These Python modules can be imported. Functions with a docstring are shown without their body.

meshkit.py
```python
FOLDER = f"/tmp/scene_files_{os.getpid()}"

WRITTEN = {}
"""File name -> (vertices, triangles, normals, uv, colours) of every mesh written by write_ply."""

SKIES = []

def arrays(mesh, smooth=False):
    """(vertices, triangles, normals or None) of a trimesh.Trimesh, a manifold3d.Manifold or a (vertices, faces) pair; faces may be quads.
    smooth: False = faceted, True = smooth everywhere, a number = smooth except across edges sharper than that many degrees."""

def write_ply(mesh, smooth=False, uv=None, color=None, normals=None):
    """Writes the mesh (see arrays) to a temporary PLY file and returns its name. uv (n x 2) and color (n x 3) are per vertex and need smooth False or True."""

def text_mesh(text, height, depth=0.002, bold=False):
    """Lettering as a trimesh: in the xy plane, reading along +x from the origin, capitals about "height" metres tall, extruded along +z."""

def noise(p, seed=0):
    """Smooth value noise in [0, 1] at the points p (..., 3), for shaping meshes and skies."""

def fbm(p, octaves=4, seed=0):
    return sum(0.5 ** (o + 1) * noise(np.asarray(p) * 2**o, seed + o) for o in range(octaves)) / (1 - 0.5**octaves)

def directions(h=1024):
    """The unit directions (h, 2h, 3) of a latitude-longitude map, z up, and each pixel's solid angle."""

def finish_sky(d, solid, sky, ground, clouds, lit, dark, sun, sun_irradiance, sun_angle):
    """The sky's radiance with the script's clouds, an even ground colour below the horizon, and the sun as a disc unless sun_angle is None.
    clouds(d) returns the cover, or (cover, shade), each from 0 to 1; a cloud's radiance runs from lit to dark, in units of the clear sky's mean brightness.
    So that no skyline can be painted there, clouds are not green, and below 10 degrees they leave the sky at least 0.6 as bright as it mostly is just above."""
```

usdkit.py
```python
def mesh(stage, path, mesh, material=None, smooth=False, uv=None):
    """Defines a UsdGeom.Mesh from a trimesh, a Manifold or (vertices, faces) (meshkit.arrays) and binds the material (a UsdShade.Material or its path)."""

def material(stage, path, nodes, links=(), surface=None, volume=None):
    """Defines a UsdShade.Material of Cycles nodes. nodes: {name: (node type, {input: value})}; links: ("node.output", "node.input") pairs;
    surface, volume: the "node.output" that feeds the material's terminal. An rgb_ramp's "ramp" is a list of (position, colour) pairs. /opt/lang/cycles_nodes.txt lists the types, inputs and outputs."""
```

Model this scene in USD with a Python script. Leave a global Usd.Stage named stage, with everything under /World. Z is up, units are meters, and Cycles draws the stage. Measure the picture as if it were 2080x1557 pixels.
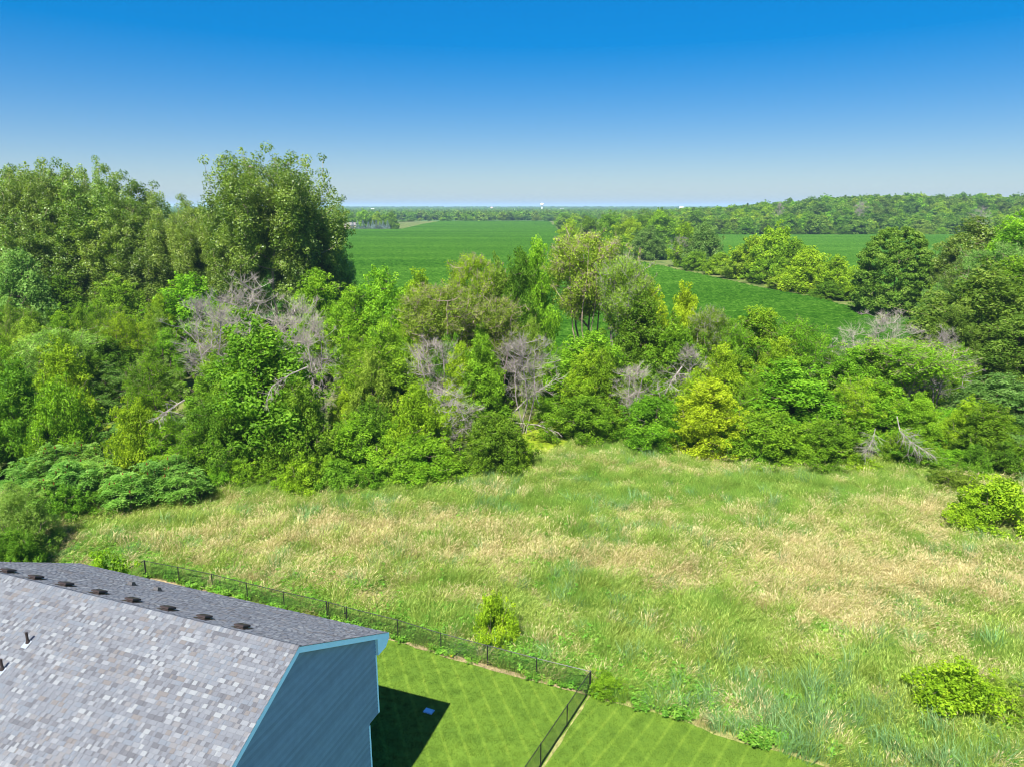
import math, random, numpy as np, trimesh, usdkit, meshkit
from pxr import Usd, UsdGeom, UsdLux, UsdShade, Gf, Sdf, Vt

stage = Usd.Stage.CreateInMemory()
UsdGeom.SetStageUpAxis(stage, 'Z')
UsdGeom.SetStageMetersPerUnit(stage, 1.0)
UsdGeom.Xform.Define(stage, '/World')

# ------------------------------------------------------------------ camera, sky, sun, exposure
CAM_H, PITCH, FPX = 24.0, math.radians(13.95), 1442.0        # a drone 24 m above the lawn
cam = UsdGeom.Camera.Define(stage, '/World/camera')
cam.CreateFocalLengthAttr(FPX / 2080 * 36)
cam.CreateHorizontalApertureAttr(36.0)
cam.CreateExposureAttr(1.5)
cam.CreateClippingRangeAttr(Gf.Vec2f(0.1, 100000))
cam.AddTranslateOp().Set((0, 0, CAM_H))
cam.AddRotateXOp().Set(90 - math.degrees(PITCH))

SUN = np.array([-2.02, -4.6, 7.0]); SUN /= np.linalg.norm(SUN)   # towards the sun: behind the camera, a little left
SUN_EL, SUN_ROT = math.asin(SUN[2]), math.atan2(SUN[0], SUN[1])
sky = UsdLux.DomeLight.Define(stage, '/World/sky')
sky_mat = usdkit.material(stage, '/World/Looks/sky_air', {
    "s": ("sky_texture", {"sky_type": "single_scattering", "sun_disc": False, "sun_elevation": SUN_EL, "sun_rotation": SUN_ROT,
                          "air_density": 0.9, "aerosol_density": 1.1, "ozone_density": 6.0}),
    "g": ("gamma", {"gamma": 0.48}), "h": ("hsv", {"hue": 0.512, "saturation": 2.4}),
    "b": ("background_shader", {"strength": 0.117})},
    [("s.color", "g.color"), ("g.color", "h.color"), ("h.color", "b.color")], surface="b.background")
UsdShade.MaterialBindingAPI.Apply(sky.GetPrim()).Bind(sky_mat)
sun = UsdLux.DistantLight.Define(stage, '/World/sun')
sun.CreateIntensityAttr(1.2); sun.CreateNormalizeAttr(True); sun.CreateAngleAttr(0.5); sun.CreateColorAttr(Gf.Vec3f(1.0, 0.95, 0.86))
_q = Gf.Rotation(Gf.Vec3d(0, 0, 1), Gf.Vec3d(*map(float, SUN)))
sun.AddTransformOp().Set(Gf.Matrix4d().SetRotate(_q))

CP, SP = math.cos(PITCH), math.sin(PITCH)


def ray(u, v):
    x, yc = (u - 1040) / FPX, (778.5 - v) / FPX
    return np.array([x, CP + yc * SP, -SP + yc * CP])


def ground_at(u, v, z=0.0):
    r = ray(u, v)
    t = (z - CAM_H) / r[2]
    return np.array([r[0] * t, r[1] * t, z])


def at(u, v, d):
    r = ray(u, v)
    return np.array([0, 0, CAM_H]) + r * (d / r[1])


def project(p):
    p = np.asarray(p, float) - [0, 0, CAM_H]
    f = p[..., 1] * CP - p[..., 2] * SP
    up = p[..., 1] * SP + p[..., 2] * CP
    return np.stack([1040 + FPX * p[..., 0] / f, 778.5 - FPX * up / f, f], -1)


def smooth(a, b, x):
    t = np.clip((np.asarray(x, float) - a) / (b - a), 0, 1)
    return t * t * (3 - 2 * t)


def terrain(x, y):
    """Ground height: level lot and fields, a wooded hill to the right, far land rising a little."""
    x, y = np.asarray(x, float), np.asarray(y, float)
    a = x / np.maximum(y, 1)
    hill = np.interp(a, [-1, .13, .2, .293, .4, .507, .6, .743, 1.0, 3], [0, 0, 2.5, 9, 18.5, 25.5, 23.5, 21, 17, 12]) * smooth(640, 900, y) * (1 - smooth(1500, 2600, y))
    return hill + 11 * smooth(2200, 6500, y) + 1.6 * smooth(700, 1100, y) * (1 - smooth(1150, 1500, y)) * smooth(-500, -150, x) * (1 - smooth(150, 400, x))


# ------------------------------------------------------------------ helpers
_used = {}


def numbered(name, parent='/World'):
    k = (parent, name)
    n = _used.get(k, 0)
    _used[k] = n + 1
    return f'{parent}/{name}' if n == 0 else f'{parent}/{name}_{n:03d}'


def tag(prim, label=None, category=None, group=None, kind=None):
    prim = prim.GetPrim() if hasattr(prim, 'GetPrim') else prim
    for k, val in (('label', label), ('category', category), ('group', group), ('kind', kind)):
        if val:
            prim.SetCustomDataByKey(k, val)
    return prim


def thing(name, label, category, loc=(0, 0, 0), rotz=0.0, scale=None, group=None):
    x = UsdGeom.Xform.Define(stage, numbered(name))
    x.AddTranslateOp().Set(tuple(map(float, loc)))
    if rotz:
        x.AddRotateZOp().Set(float(rotz))
    if scale is not None:
        x.AddScaleOp().Set(Gf.Vec3f(*map(float, scale)))
    tag(x, label, category, group)
    return x.GetPrim()


def part(parent, name, mesh, mat, smooth_angle=False, label=None, kind=None, tone=None):
    path = numbered(name, str(parent.GetPath()) if hasattr(parent, 'GetPath') else parent)
    m = usdkit.mesh(stage, path, mesh, mat, smooth=smooth_angle)
    if tone is not None:
        pv = UsdGeom.PrimvarsAPI(m).CreatePrimvar('tone', Sdf.ValueTypeNames.FloatArray, 'vertex')
        pv.Set(Vt.FloatArray.FromNumpy(np.asarray(tone, np.float32)))
    tag(m, label, kind=kind)
    return m.GetPrim()


def bind(prim, mat):
    UsdShade.MaterialBindingAPI.Apply(prim).Bind(mat)


def box(sx, sy, sz, at_=(0, 0, 0)):
    b = trimesh.creation.box([sx, sy, sz]); b.apply_translation(at_)
    return b


def bar(p, q, w, h=None, up=(0, 0, 1)):
    """A rectangular bar from p to q."""
    p, q = np.asarray(p, float), np.asarray(q, float)
    h = h or w
    d = q - p; L = np.linalg.norm(d); d /= L
    s = np.cross(d, up); s /= np.linalg.norm(s)
    n = np.cross(s, d)
    b = trimesh.creation.box([L, w, h])
    m = np.eye(4); m[:3, 0], m[:3, 1], m[:3, 2], m[:3, 3] = d, s, n, (p + q) / 2
    b.apply_transform(m)
    return b


def tube(pts, radii, sides=6, caps=True):
    """One tapered tube along a polyline: (vertices, triangles)."""
    p = np.asarray(pts, float); n = len(p)
    r = np.broadcast_to(radii, (n,))
    t = np.gradient(p, axis=0); t /= np.linalg.norm(t, axis=1, keepdims=True) + 1e-9
    a = np.cross(t, [0.13, 0.97, 0.21]); a /= np.linalg.norm(a, axis=1, keepdims=True) + 1e-9
    b = np.cross(t, a)
    ang = np.arange(sides) * 2 * np.pi / sides
    v = (p[:, None] + r[:, None, None] * (np.cos(ang)[None, :, None] * a[:, None] + np.sin(ang)[None, :, None] * b[:, None])).reshape(-1, 3)
    f = []
    for i in range(n - 1):
        for j in range(sides):
            k = (j + 1) % sides
            f += [[i * sides + j, i * sides + k, (i + 1) * sides + k], [i * sides + j, (i + 1) * sides + k, (i + 1) * sides + j]]
    if caps:
        f += [[(n - 1) * sides, (n - 1) * sides + j, (n - 1) * sides + j + 1] for j in range(1, sides - 1)]
        f += [[0, j + 1, j] for j in range(1, sides - 1)]
    return v, np.array(f)


def segments(P, Q, R0, R1, sides=3):
    """Many tapered prisms at once, from points P to Q: (vertices, triangles)."""
    P, Q = np.asarray(P, float), np.asarray(Q, float)
    t = Q - P; t /= np.linalg.norm(t, axis=1, keepdims=True) + 1e-9
    a = np.cross(t, [0.31, 0.9, 0.29]); a /= np.linalg.norm(a, axis=1, keepdims=True) + 1e-9
    b = np.cross(t, a)
    ang = np.arange(sides) * 2 * np.pi / sides
    ring = np.cos(ang)[None, :, None] * a[:, None] + np.sin(ang)[None, :, None] * b[:, None]
    v = np.concatenate([P[:, None] + ring * np.asarray(R0)[:, None, None], Q[:, None] + ring * np.asarray(R1)[:, None, None]], 1)
    base = (np.arange(len(P)) * 2 * sides)[:, None, None]
    f = []
    for j in range(sides):
        k = (j + 1) % sides
        f += [[j, k, sides + k], [j, sides + k, sides + j]]
    return v.reshape(-1, 3), (np.array(f)[None] + base).reshape(-1, 3)


def join(*ms):
    vs, fs, n = [], [], 0
    for v, f in ms:
        vs.append(v); fs.append(np.asarray(f) + n); n += len(v)
    return np.vstack(vs), np.vstack(fs)


def vf(m):
    return np.array(m.vertices), np.array(m.faces)


# ------------------------------------------------------------------ materials
def M(name, nodes, links, surface='p.BSDF', volume=None):
    return usdkit.material(stage, '/World/Looks/' + name, nodes, links, surface=surface, volume=volume)


def plain(name, color, rough=0.6, var=0.12, scale=6.0, metallic=0.0, spec=0.4, bump=0.0):
    c = np.array(color)
    nodes = {"g": ("geometry", {}), "n": ("noise_texture", {"scale": scale, "detail": 5.0, "roughness": 0.6}),
             "r": ("rgb_ramp", {"ramp": [(0.3, tuple(c * (1 - var))), (0.7, tuple(np.minimum(c * (1 + var), 1)))]}),
             "p": ("principled_bsdf", {"roughness": rough, "metallic": metallic, "specular_ior_level": spec})}
    links = [("g.position", "n.vector"), ("n.fac", "r.fac"), ("r.color", "p.base_color")]
    if bump:
        nodes["b"] = ("bump", {"strength": bump, "distance": 0.02})
        links += [("n.fac", "b.height"), ("b.normal", "p.normal")]
    return M(name, nodes, links)


def leaf(name, dark, mid, light, trans=0.45, rough=0.55, spec=0.12, hue=0.010, val=0.45):
    """Leaf blades: tone per leaf from the mesh, a different shade for each plant, sunlight coming through."""
    nodes = {
        "t": ("attribute", {"attribute": "tone"}), "o": ("object_info", {}), "g": ("geometry", {}),
        "n": ("noise_texture", {"scale": 0.35, "detail": 3.0}),
        "a": ("math", {"math_type": "multiply_add", "value2": 0.45, "value3": -0.2}),
        "s": ("math", {"math_type": "add"}),
        "r": ("rgb_ramp", {"ramp": [(0.0, dark), (0.5, mid), (1.0, light)]}),
        "oh": ("map_range", {"from_min": 0.0, "from_max": 1.0, "to_min": 0.5 - hue, "to_max": 0.5 + hue}),
        "ov": ("map_range", {"from_min": 0.0, "from_max": 1.0, "to_min": 1 - val * .5, "to_max": 1 + val * .5}),
        "w": ("white_noise_texture", {"dimensions": "1D"}),
        "h": ("hsv", {"saturation": 1.0}),
        "p": ("principled_bsdf", {"roughness": rough, "specular_ior_level": spec}),
        "tr": ("translucent_bsdf", {}), "x": ("mix_closure", {"fac": trans}),
        "th": ("hsv", {"hue": 0.485, "saturation": 1.1, "value": 1.45}),
    }
    links = [("g.position", "n.vector"), ("n.fac", "a.value1"), ("t.fac", "s.value1"), ("a.value", "s.value2"), ("s.value", "r.fac"),
             ("o.random", "oh.value"), ("o.random", "w.w"), ("w.value", "ov.value"), ("oh.result", "h.hue"), ("ov.result", "h.value"),
             ("r.color", "h.color"), ("h.color", "p.base_color"), ("h.color", "th.color"), ("th.color", "tr.color"),
             ("p.BSDF", "x.closure1"), ("tr.BSDF", "x.closure2")]
    return M(name, nodes, links, surface="x.closure")


L_GREEN = leaf('leaf_green', (.050, .122, .007), (.136, .292, .013), (.250, .428, .028))
L_FRESH = leaf('leaf_fresh_green', (.066, .160, .008), (.170, .340, .016), (.285, .465, .030))
L_DEEP = leaf('leaf_deep_green', (.042, .102, .007), (.110, .240, .013), (.208, .356, .032))
L_YELLOW = leaf('leaf_yellow_green', (.085, .165, .007), (.215, .360, .014), (.370, .510, .028), val=.14, hue=.005)
L_OLIVE = leaf('leaf_olive', (.040, .096, .008), (.138, .238, .022), (.295, .400, .078), rough=.4, spec=.5)
L_MAPLE = leaf('leaf_dark_olive', (.044, .096, .009), (.122, .218, .022), (.240, .340, .056))
L_BLUE = leaf('leaf_grey_green', (.052, .132, .020), (.142, .275, .050), (.245, .395, .100))
L_SUMAC = leaf('leaf_sumac', (.050, .140, .014), (.135, .295, .036), (.260, .430, .090), spec=.4)
L_WILLOW = leaf('leaf_willow', (.074, .155, .018), (.180, .300, .046), (.290, .410, .105))
L_SPARSE = leaf('leaf_dull_olive', (.074, .142, .010), (.180, .295, .026), (.305, .415, .060))
L_HILL = leaf('leaf_hill_wood', (.036, .092, .010), (.110, .215, .026), (.215, .325, .052), hue=.018, val=.6)
L_SPRUCE = leaf('needles_blue_spruce', (.085, .140, .120), (.200, .290, .265), (.320, .430, .400), trans=.05)
L_ASH = leaf('leaf_pale_ash', (.068, .152, .020), (.180, .335, .052), (.310, .475, .110))
L_LIME = leaf('leaf_lime', (.150, .230, .008), (.310, .430, .016), (.460, .570, .030), val=.1, hue=.004)
L_SEED = leaf('sumac_seed_red', (.10, .008, .008), (.16, .012, .012), (.22, .03, .02), trans=.0)
BARK = plain('bark_brown', (.13, .095, .07), .9, .4, 5.0, bump=.5)
BARK_PALE = plain('bark_pale', (.26, .20, .15), .9, .35, 5.0, bump=.5)
BARK_GREY = plain('bark_dead_grey', (.24, .215, .185), .9, .4, 3.0)
BARK_DARK = plain('bark_dead_brown', (.21, .15, .10), .9, .3, 3.0)

G_GREEN = leaf('grass_green', (.078, .150, .017), (.160, .282, .040), (.278, .420, .085), trans=.35, hue=.012)
G_TAN = leaf('grass_dry', (.180, .160, .048), (.375, .325, .125), (.565, .500, .260), trans=.3, hue=.010)
G_YELL = leaf('grass_yellow_green', (.105, .160, .018), (.205, .295, .042), (.330, .420, .100), trans=.35, hue=.012)
G_BLUE = leaf('grass_blue_green', (.065, .140, .045), (.135, .255, .085), (.240, .390, .160), trans=.3, hue=.010)
G_WEED = leaf('weed_green', (.050, .145, .012), (.105, .260, .024), (.190, .370, .050), trans=.3, hue=.010)

# ------------------------------------------------------------------ tree building
def lobe_noise(p, seed):
    return meshkit.fbm(np.asarray(p) + seed * 17.3, 3, seed)


def skeleton(centers, rng, trunks, tip=0.02, power=2.3, droop=0.12):
    """Limbs that reach every leaf cluster. trunks: polylines from the ground. Returns (P, Q, R0, R1)."""
    pos, par = [], []
    for tr in trunks:
        prev = -1
        for p in tr:
            pos.append(np.array(p, float)); par.append(prev); prev = len(pos) - 1
    axis = np.array([t[0] for t in trunks]).mean(0)
    order = np.argsort(np.linalg.norm((centers - axis) * [1, 1, .35], axis=1))
    for c in centers[order]:
        P = np.array(pos)
        d = c - P
        L = np.linalg.norm(d, axis=1)
        rise = d[:, 2] / (L + 1e-6)
        cost = L * (1 + 1.2 * np.maximum(0, 0.25 - rise)) + 0.05 * np.linalg.norm(P[:, :2] - axis[:2], axis=1)
        j = int(np.argmin(cost))
        n = max(2, int(L[j] / 1.0))
        prev, p0 = j, pos[j]
        for k in range(1, n + 1):
            t = k / n
            q = p0 + (c - p0) * t + np.array([0, 0, -droop * L[j] * math.sin(math.pi * t)]) + (rng.normal(0, .07 * L[j] / n, 3) if k < n else 0)
            pos.append(q); par.append(prev); prev = len(pos) - 1
    n = len(pos)
    area = np.zeros(n); kids = np.zeros(n, int)
    for i in range(n):
        if par[i] >= 0:
            kids[par[i]] += 1
    for i in range(n - 1, -1, -1):
        if kids[i] == 0:
            area[i] = max(area[i], tip ** power)
        if par[i] >= 0:
            area[par[i]] += area[i]
    r = area ** (1 / power)
    pos = np.array(pos)
    i = np.array([k for k in range(n) if par[k] >= 0]); pr = np.array([par[k] for k in i])
    return pos[pr], pos[i], np.minimum(r[pr], r[i] * 1.35), r[i]


def leaves(centers, radii, count, size, rng, aspect=.7, up=.5, flat=.8, spread=.55, hang=0.0):
    """Rhombic leaf blades spread through the clusters: (vertices, triangles, tone)."""
    n = len(centers)
    cnt = np.maximum(3, (count * (radii ** 2) / (radii ** 2).sum()).astype(int))
    idx = np.repeat(np.arange(n), cnt)
    m = len(idx)
    d = rng.normal(size=(m, 3)); d /= np.linalg.norm(d, axis=1, keepdims=True)
    rad = radii[idx] * rng.uniform(.12, 1, m) ** (1 / 2.4)
    c = centers[idx] + d * rad[:, None] * [1, 1, flat]
    nr = d * spread + np.array([0, 0, up]) + rng.normal(0, .45, (m, 3)); nr /= np.linalg.norm(nr, axis=1, keepdims=True)
    t1 = np.cross(nr, rng.normal(size=(m, 3)));
    if hang:
        t1 = t1 / np.linalg.norm(t1, axis=1, keepdims=True) * (1 - hang) + np.array([0, 0, -1.]) * hang
        t1 -= nr * (t1 * nr).sum(1, keepdims=True)
    t1 /= np.linalg.norm(t1, axis=1, keepdims=True) + 1e-9
    t2 = np.cross(nr, t1)
    s = size * rng.uniform(.6, 1.35, m)
    a, b = (t1 * s[:, None] * .62), (t2 * (s * aspect)[:, None] * .5)
    bend = nr * (s * rng.uniform(-.12, .25, m))[:, None]
    v = np.stack([c - a, c + b + bend, c + a, c - b + bend], 1).reshape(-1, 3)
    k = (np.arange(m) * 4)[:, None]
    f = np.stack([k + [0, 1, 2], k + [0, 2, 3]], 1).reshape(-1, 3)
    tone = np.clip(.45 + rng.normal(0, .17, n)[idx] + rng.normal(0, .17, m), 0, 1)
    return v, f, np.repeat(tone, 4)


def twigs(centers, radii, per, rng, r=.016, up=.35, length=1.0):
    """Fans of bare twigs at each limb's end."""
    idx = np.repeat(np.arange(len(centers)), per)
    m = len(idx)
    out = centers - centers.mean(0); out /= np.linalg.norm(out, axis=1, keepdims=True) + 1e-6
    d = rng.normal(size=(m, 3)) * .75 + out[idx] * .7 + [0, 0, up]; d /= np.linalg.norm(d, axis=1, keepdims=True)
    L = radii[idx] * rng.uniform(.5, 1.3, m) * length
    start = centers[idx] + rng.normal(0, .14, (m, 3)) * radii[idx][:, None]
    mid = start + d * (L * .5)[:, None]
    d2 = d + rng.normal(0, .35, (m, 3)); d2 /= np.linalg.norm(d2, axis=1, keepdims=True)
    end = mid + d2 * (L * .55)[:, None]
    d3 = d + rng.normal(0, .6, (m, 3)); d3 /= np.linalg.norm(d3, axis=1, keepdims=True)
    side = mid + d3 * (L * .45)[:, None]
    rr = np.full(m, r)
    return join(segments(start, mid, rr, rr * .8), segments(mid, end, rr * .8, rr * .45), segments(mid, side, rr * .7, rr * .4))


PROFILE = {
    'round': ([0, .12, .35, .6, .82, 1], [.45, .8, 1, .92, .62, .12]),
    'ovate': ([0, .1, .3, .6, .85, 1], [.6, .9, 1, .8, .45, .08]),
    'skirt': ([0, .15, .4, .7, .9, 1], [.95, 1, .95, .75, .45, .1]),
    'vase': ([0, .2, .5, .75, .92, 1], [.2, .45, .8, 1, .75, .25]),
    'dome': ([0, .1, .3, .5, .7, .85, .95, 1], [.85, .98, 1, .98, .88, .7, .48, .2]),
}


def crown_clusters(W, H, z0, profile, n, rmean, rng, seed, inner=.35, lob=.35, sub=8, fill=.5):
    """Leaf clusters of a crown: billows on an uneven envelope, each carrying smaller clusters on its outer side."""
    xs, ys = PROFILE[profile]
    bil, brad, tries = [], [], 0
    nb = max(4, int(n * (1 - fill)) // sub)
    while len(bil) < nb and tries < nb * 80:
        tries += 1
        t = rng.uniform(0, 1); a = rng.uniform(0, 2 * math.pi)
        lobe = 1 + lob * 2 * (lobe_noise([math.cos(a) * 1.3, math.sin(a) * 1.3, t * 2.6], seed) - .5)
        R = np.interp(t, xs, ys) * W / 2 * lobe
        if rng.uniform() > np.interp(t, xs, ys) + .1:
            continue
        rb = rmean * (sub ** .5) * .62 * rng.uniform(.6, 1.35)
        rho = math.sqrt(rng.uniform(inner ** 2, 1))
        q = np.array([math.cos(a) * max(R * rho - rb * .7, 0), math.sin(a) * max(R * rho - rb * .7, 0), max(z0 + t * (H - z0) - rb * (.2 + .8 * t), z0 + .2 * rb)])
        if bil and (np.linalg.norm(np.array(bil) - q, axis=1) < rmean * (sub ** .5) * .5).any():
            continue
        bil.append(q); brad.append(rb)
    mid = np.array([0, 0, z0 + .35 * (H - z0)])
    out, rad = [], []
    for q, rb in zip(bil, brad):
        o = (q - mid) / [W, W, H]; o /= np.linalg.norm(o) + 1e-6
        m = max(3, int(sub * (rb / (rmean * (sub ** .5) * .62)) ** 1.6))
        for k in range(m):
            d = rng.normal(size=3) + o * .75 + [0, 0, .45]; d /= np.linalg.norm(d)
            r = rmean * rng.uniform(.5, 1.15)
            c = q + d * [1, 1, .85] * max(rb - r * .45, .1) * rng.uniform(.75, 1.05)
            c[2] = max(c[2], r * .5)
            out.append(c); rad.append(r)
    nf, tries = int(n * fill), 0
    got = []
    while len(got) < nf and tries < nf * 60:
        tries += 1
        t = rng.uniform(0, 1); a = rng.uniform(0, 2 * math.pi)
        if rng.uniform() > np.interp(t, xs, ys) + .1:
            continue
        lobe = 1 + lob * 2 * (lobe_noise([math.cos(a) * 1.3, math.sin(a) * 1.3, t * 2.6], seed) - .5)
        r = rmean * rng.uniform(.7, 1.45)
        R = np.interp(t, xs, ys) * W / 2 * lobe; rho = math.sqrt(rng.uniform(inner ** 2, 1)) * .97
        c = np.array([math.cos(a) * max(R * rho - r * .4, 0), math.sin(a) * max(R * rho - r * .4, 0), max(z0 + t * (H - z0) - r * (.3 + .4 * t), r * .5)])
        if got and (np.linalg.norm(np.array(got) - c, axis=1) < rmean * .8).any():
            continue
        got.append(c); out.append(c); rad.append(r)
    for k in range(int(n * (.22 if lob > .2 else .04))):                      # loose sprigs that break the outline
        t = rng.uniform(.1, 1); a = rng.uniform(0, 2 * math.pi)
        R = np.interp(t, xs, ys) * W / 2 * (1 + lob * 2 * (lobe_noise([math.cos(a) * 1.3, math.sin(a) * 1.3, t * 2.6], seed) - .5)) * rng.uniform(.95, 1.2)
        out.append(np.array([math.cos(a) * R, math.sin(a) * R, z0 + t * (H - z0) * rng.uniform(.96, 1.04)])); rad.append(rmean * rng.uniform(.35, .6))
    return np.array(out), np.array(rad)


def stems(n, H, spread, rng, top=.75):
    """Trunk polylines, several when the tree has many stems."""
    res = []
    for k in range(n):
        a = 2 * math.pi * k / n + rng.uniform(-.5, .5)
        lean = spread * (rng.uniform(.5, 1) if n > 1 else rng.uniform(0, .3))
        pts, x, y = [], 0.0, 0.0
        m = max(4, int(H * top / 1.0))
        for i in range(m + 1):
            t = i / m
            pts.append((math.cos(a) * lean * t ** .8 + x + .15 * (n > 1) * math.cos(a), math.sin(a) * lean * t ** .8 + y + .15 * (n > 1) * math.sin(a), -0.3 + t * (H * top + .3)))
            x += rng.normal(0, .1); y += rng.normal(0, .1)
        res.append(pts)
    return res


PROTO = {}          # kind -> list of (class path, width, height)
PROTO_LEAVES = {}
stage.CreateClassPrim('/Kinds')


def new_kind(kind):
    path = f'/Kinds/{kind}_{len(PROTO.get(kind, []))}'
    UsdGeom.Xform.Define(stage, path)
    return path


def finish_kind(kind, path, W, H):
    PROTO.setdefault(kind, []).append((path, W, H))


def broad(kind, seed, W, H, z0, profile, n, rmean, nleaf, size, bark=BARK, nst=1, spread=.6, aspect=.75, flat=.8, limbs=True, twig=0, inner=.35, lob=.5, tip=.02, up=.5, hang=0., leafmin=0., top=.75, sub=8, fill=.5):
    rng = np.random.default_rng(seed)
    path = new_kind(kind)
    c, r = crown_clusters(W, H, z0, profile, n, rmean, rng, seed, inner, lob, sub, fill)
    if limbs:
        P, Q, R0, R1 = skeleton(c, rng, stems(nst, H, spread, rng, top), tip=tip)
        big = R0 > .05
        tr = segments(P[big], Q[big], R0[big], R1[big], 6)
        sm = segments(P[~big], Q[~big], R0[~big], R1[~big], 3)
        mesh = join(tr, sm)
    else:
        mesh = tube([(0, 0, -.3), (.05, 0, z0 * .6 + .1), (0, .1, H * .6)], [H * .018, H * .014, H * .006], 5)
    part(path, 'trunk', mesh, bark)
    if twig:
        part(path, 'twigs', twigs(c, r, twig, rng), bark)
    keep = c[:, 2] > leafmin * H
    v, f, tone = leaves(c[keep], r[keep], nleaf, size, rng, aspect=aspect, flat=flat, up=up, hang=hang)
    part(path, 'crown', (v, f), None, tone=tone)
    finish_kind(kind, path, max(W, 1), H)


def plume_tree(kind, seed, W, H, z0, plumes, nleaf, size, bark, drop=.2, pull=.55):
    """Cottonwood: upright plumes of leaves on steep limbs."""
    rng = np.random.default_rng(seed)
    path = new_kind(kind)
    c, r = [], []
    for k in range(plumes):
        a = 2.4 * k + rng.uniform(-.4, .4); rho = math.sqrt((k + .5) / plumes)
        tip = np.array([math.cos(a) * rho * W * .46, math.sin(a) * rho * W * .46, H * (.99 - drop * rho ** 2.4) + rng.uniform(-.09 * (drop > .1) - .045, 0) * H + (-.04 * H if k < 2 else 0)])
        base = np.array([tip[0] * pull, tip[1] * pull, tip[2] - H * rng.uniform(.32, .5)])
        m = 9
        for i in range(m):
            t = i / (m - 1)
            p = base + (tip - base) * t
            rr = np.interp(t, [0, .4, 1], [1.8, 1.75, 1.2])
            for q in range(2 if t < .85 else 1):
                c.append(p + rng.normal(0, 1, 3) * [rr * .5, rr * .5, .45]); r.append(rr * rng.uniform(.6, .95))
    c2, r2 = crown_clusters(W * .95, H * .72, z0, 'round', 75, 1.5, rng, seed, .55)
    c, r = np.vstack([np.array(c), c2]), np.concatenate([r, r2])
    P, Q, R0, R1 = skeleton(c, rng, stems(1, H, .8, rng, .72), tip=.022)
    part(path, 'trunk', join(segments(P, Q, R0, R1, 5)), bark)
    v, f, tone = leaves(c, r, nleaf, size, rng, aspect=.9, flat=1.0, up=.35)
    part(path, 'crown', (v, f), None, tone=tone)
    finish_kind(kind, path, W, H)


def dead_tree(kind, seed, W, H, z0, profile, n, rmean, per, nst, bark, r=.016, spread=1.0, nleaf=0, size=.2, length=1.0, up=.35, top=.8, leafmin=0.0, tip=.022):
    rng = np.random.default_rng(seed)
    path = new_kind(kind)
    c, rad = crown_clusters(W, H, z0, profile, n, rmean, rng, seed, .2)
    P, Q, R0, R1 = skeleton(c, rng, stems(nst, H, spread, rng, top), tip=tip, droop=.03)
    part(path, 'trunk', segments(P, Q, R0, R1, 4), bark)
    part(path, 'twigs', twigs(c, rad, per, rng, r, up, length), bark)
    if nleaf:
        k = c[:, 2] > leafmin * H
        v, f, tone = leaves(c[k], rad[k] * 1.25, nleaf, size, rng, aspect=.7)
        part(path, 'crown', (v, f), None, tone=tone)
    finish_kind(kind, path, W, H)


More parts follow.
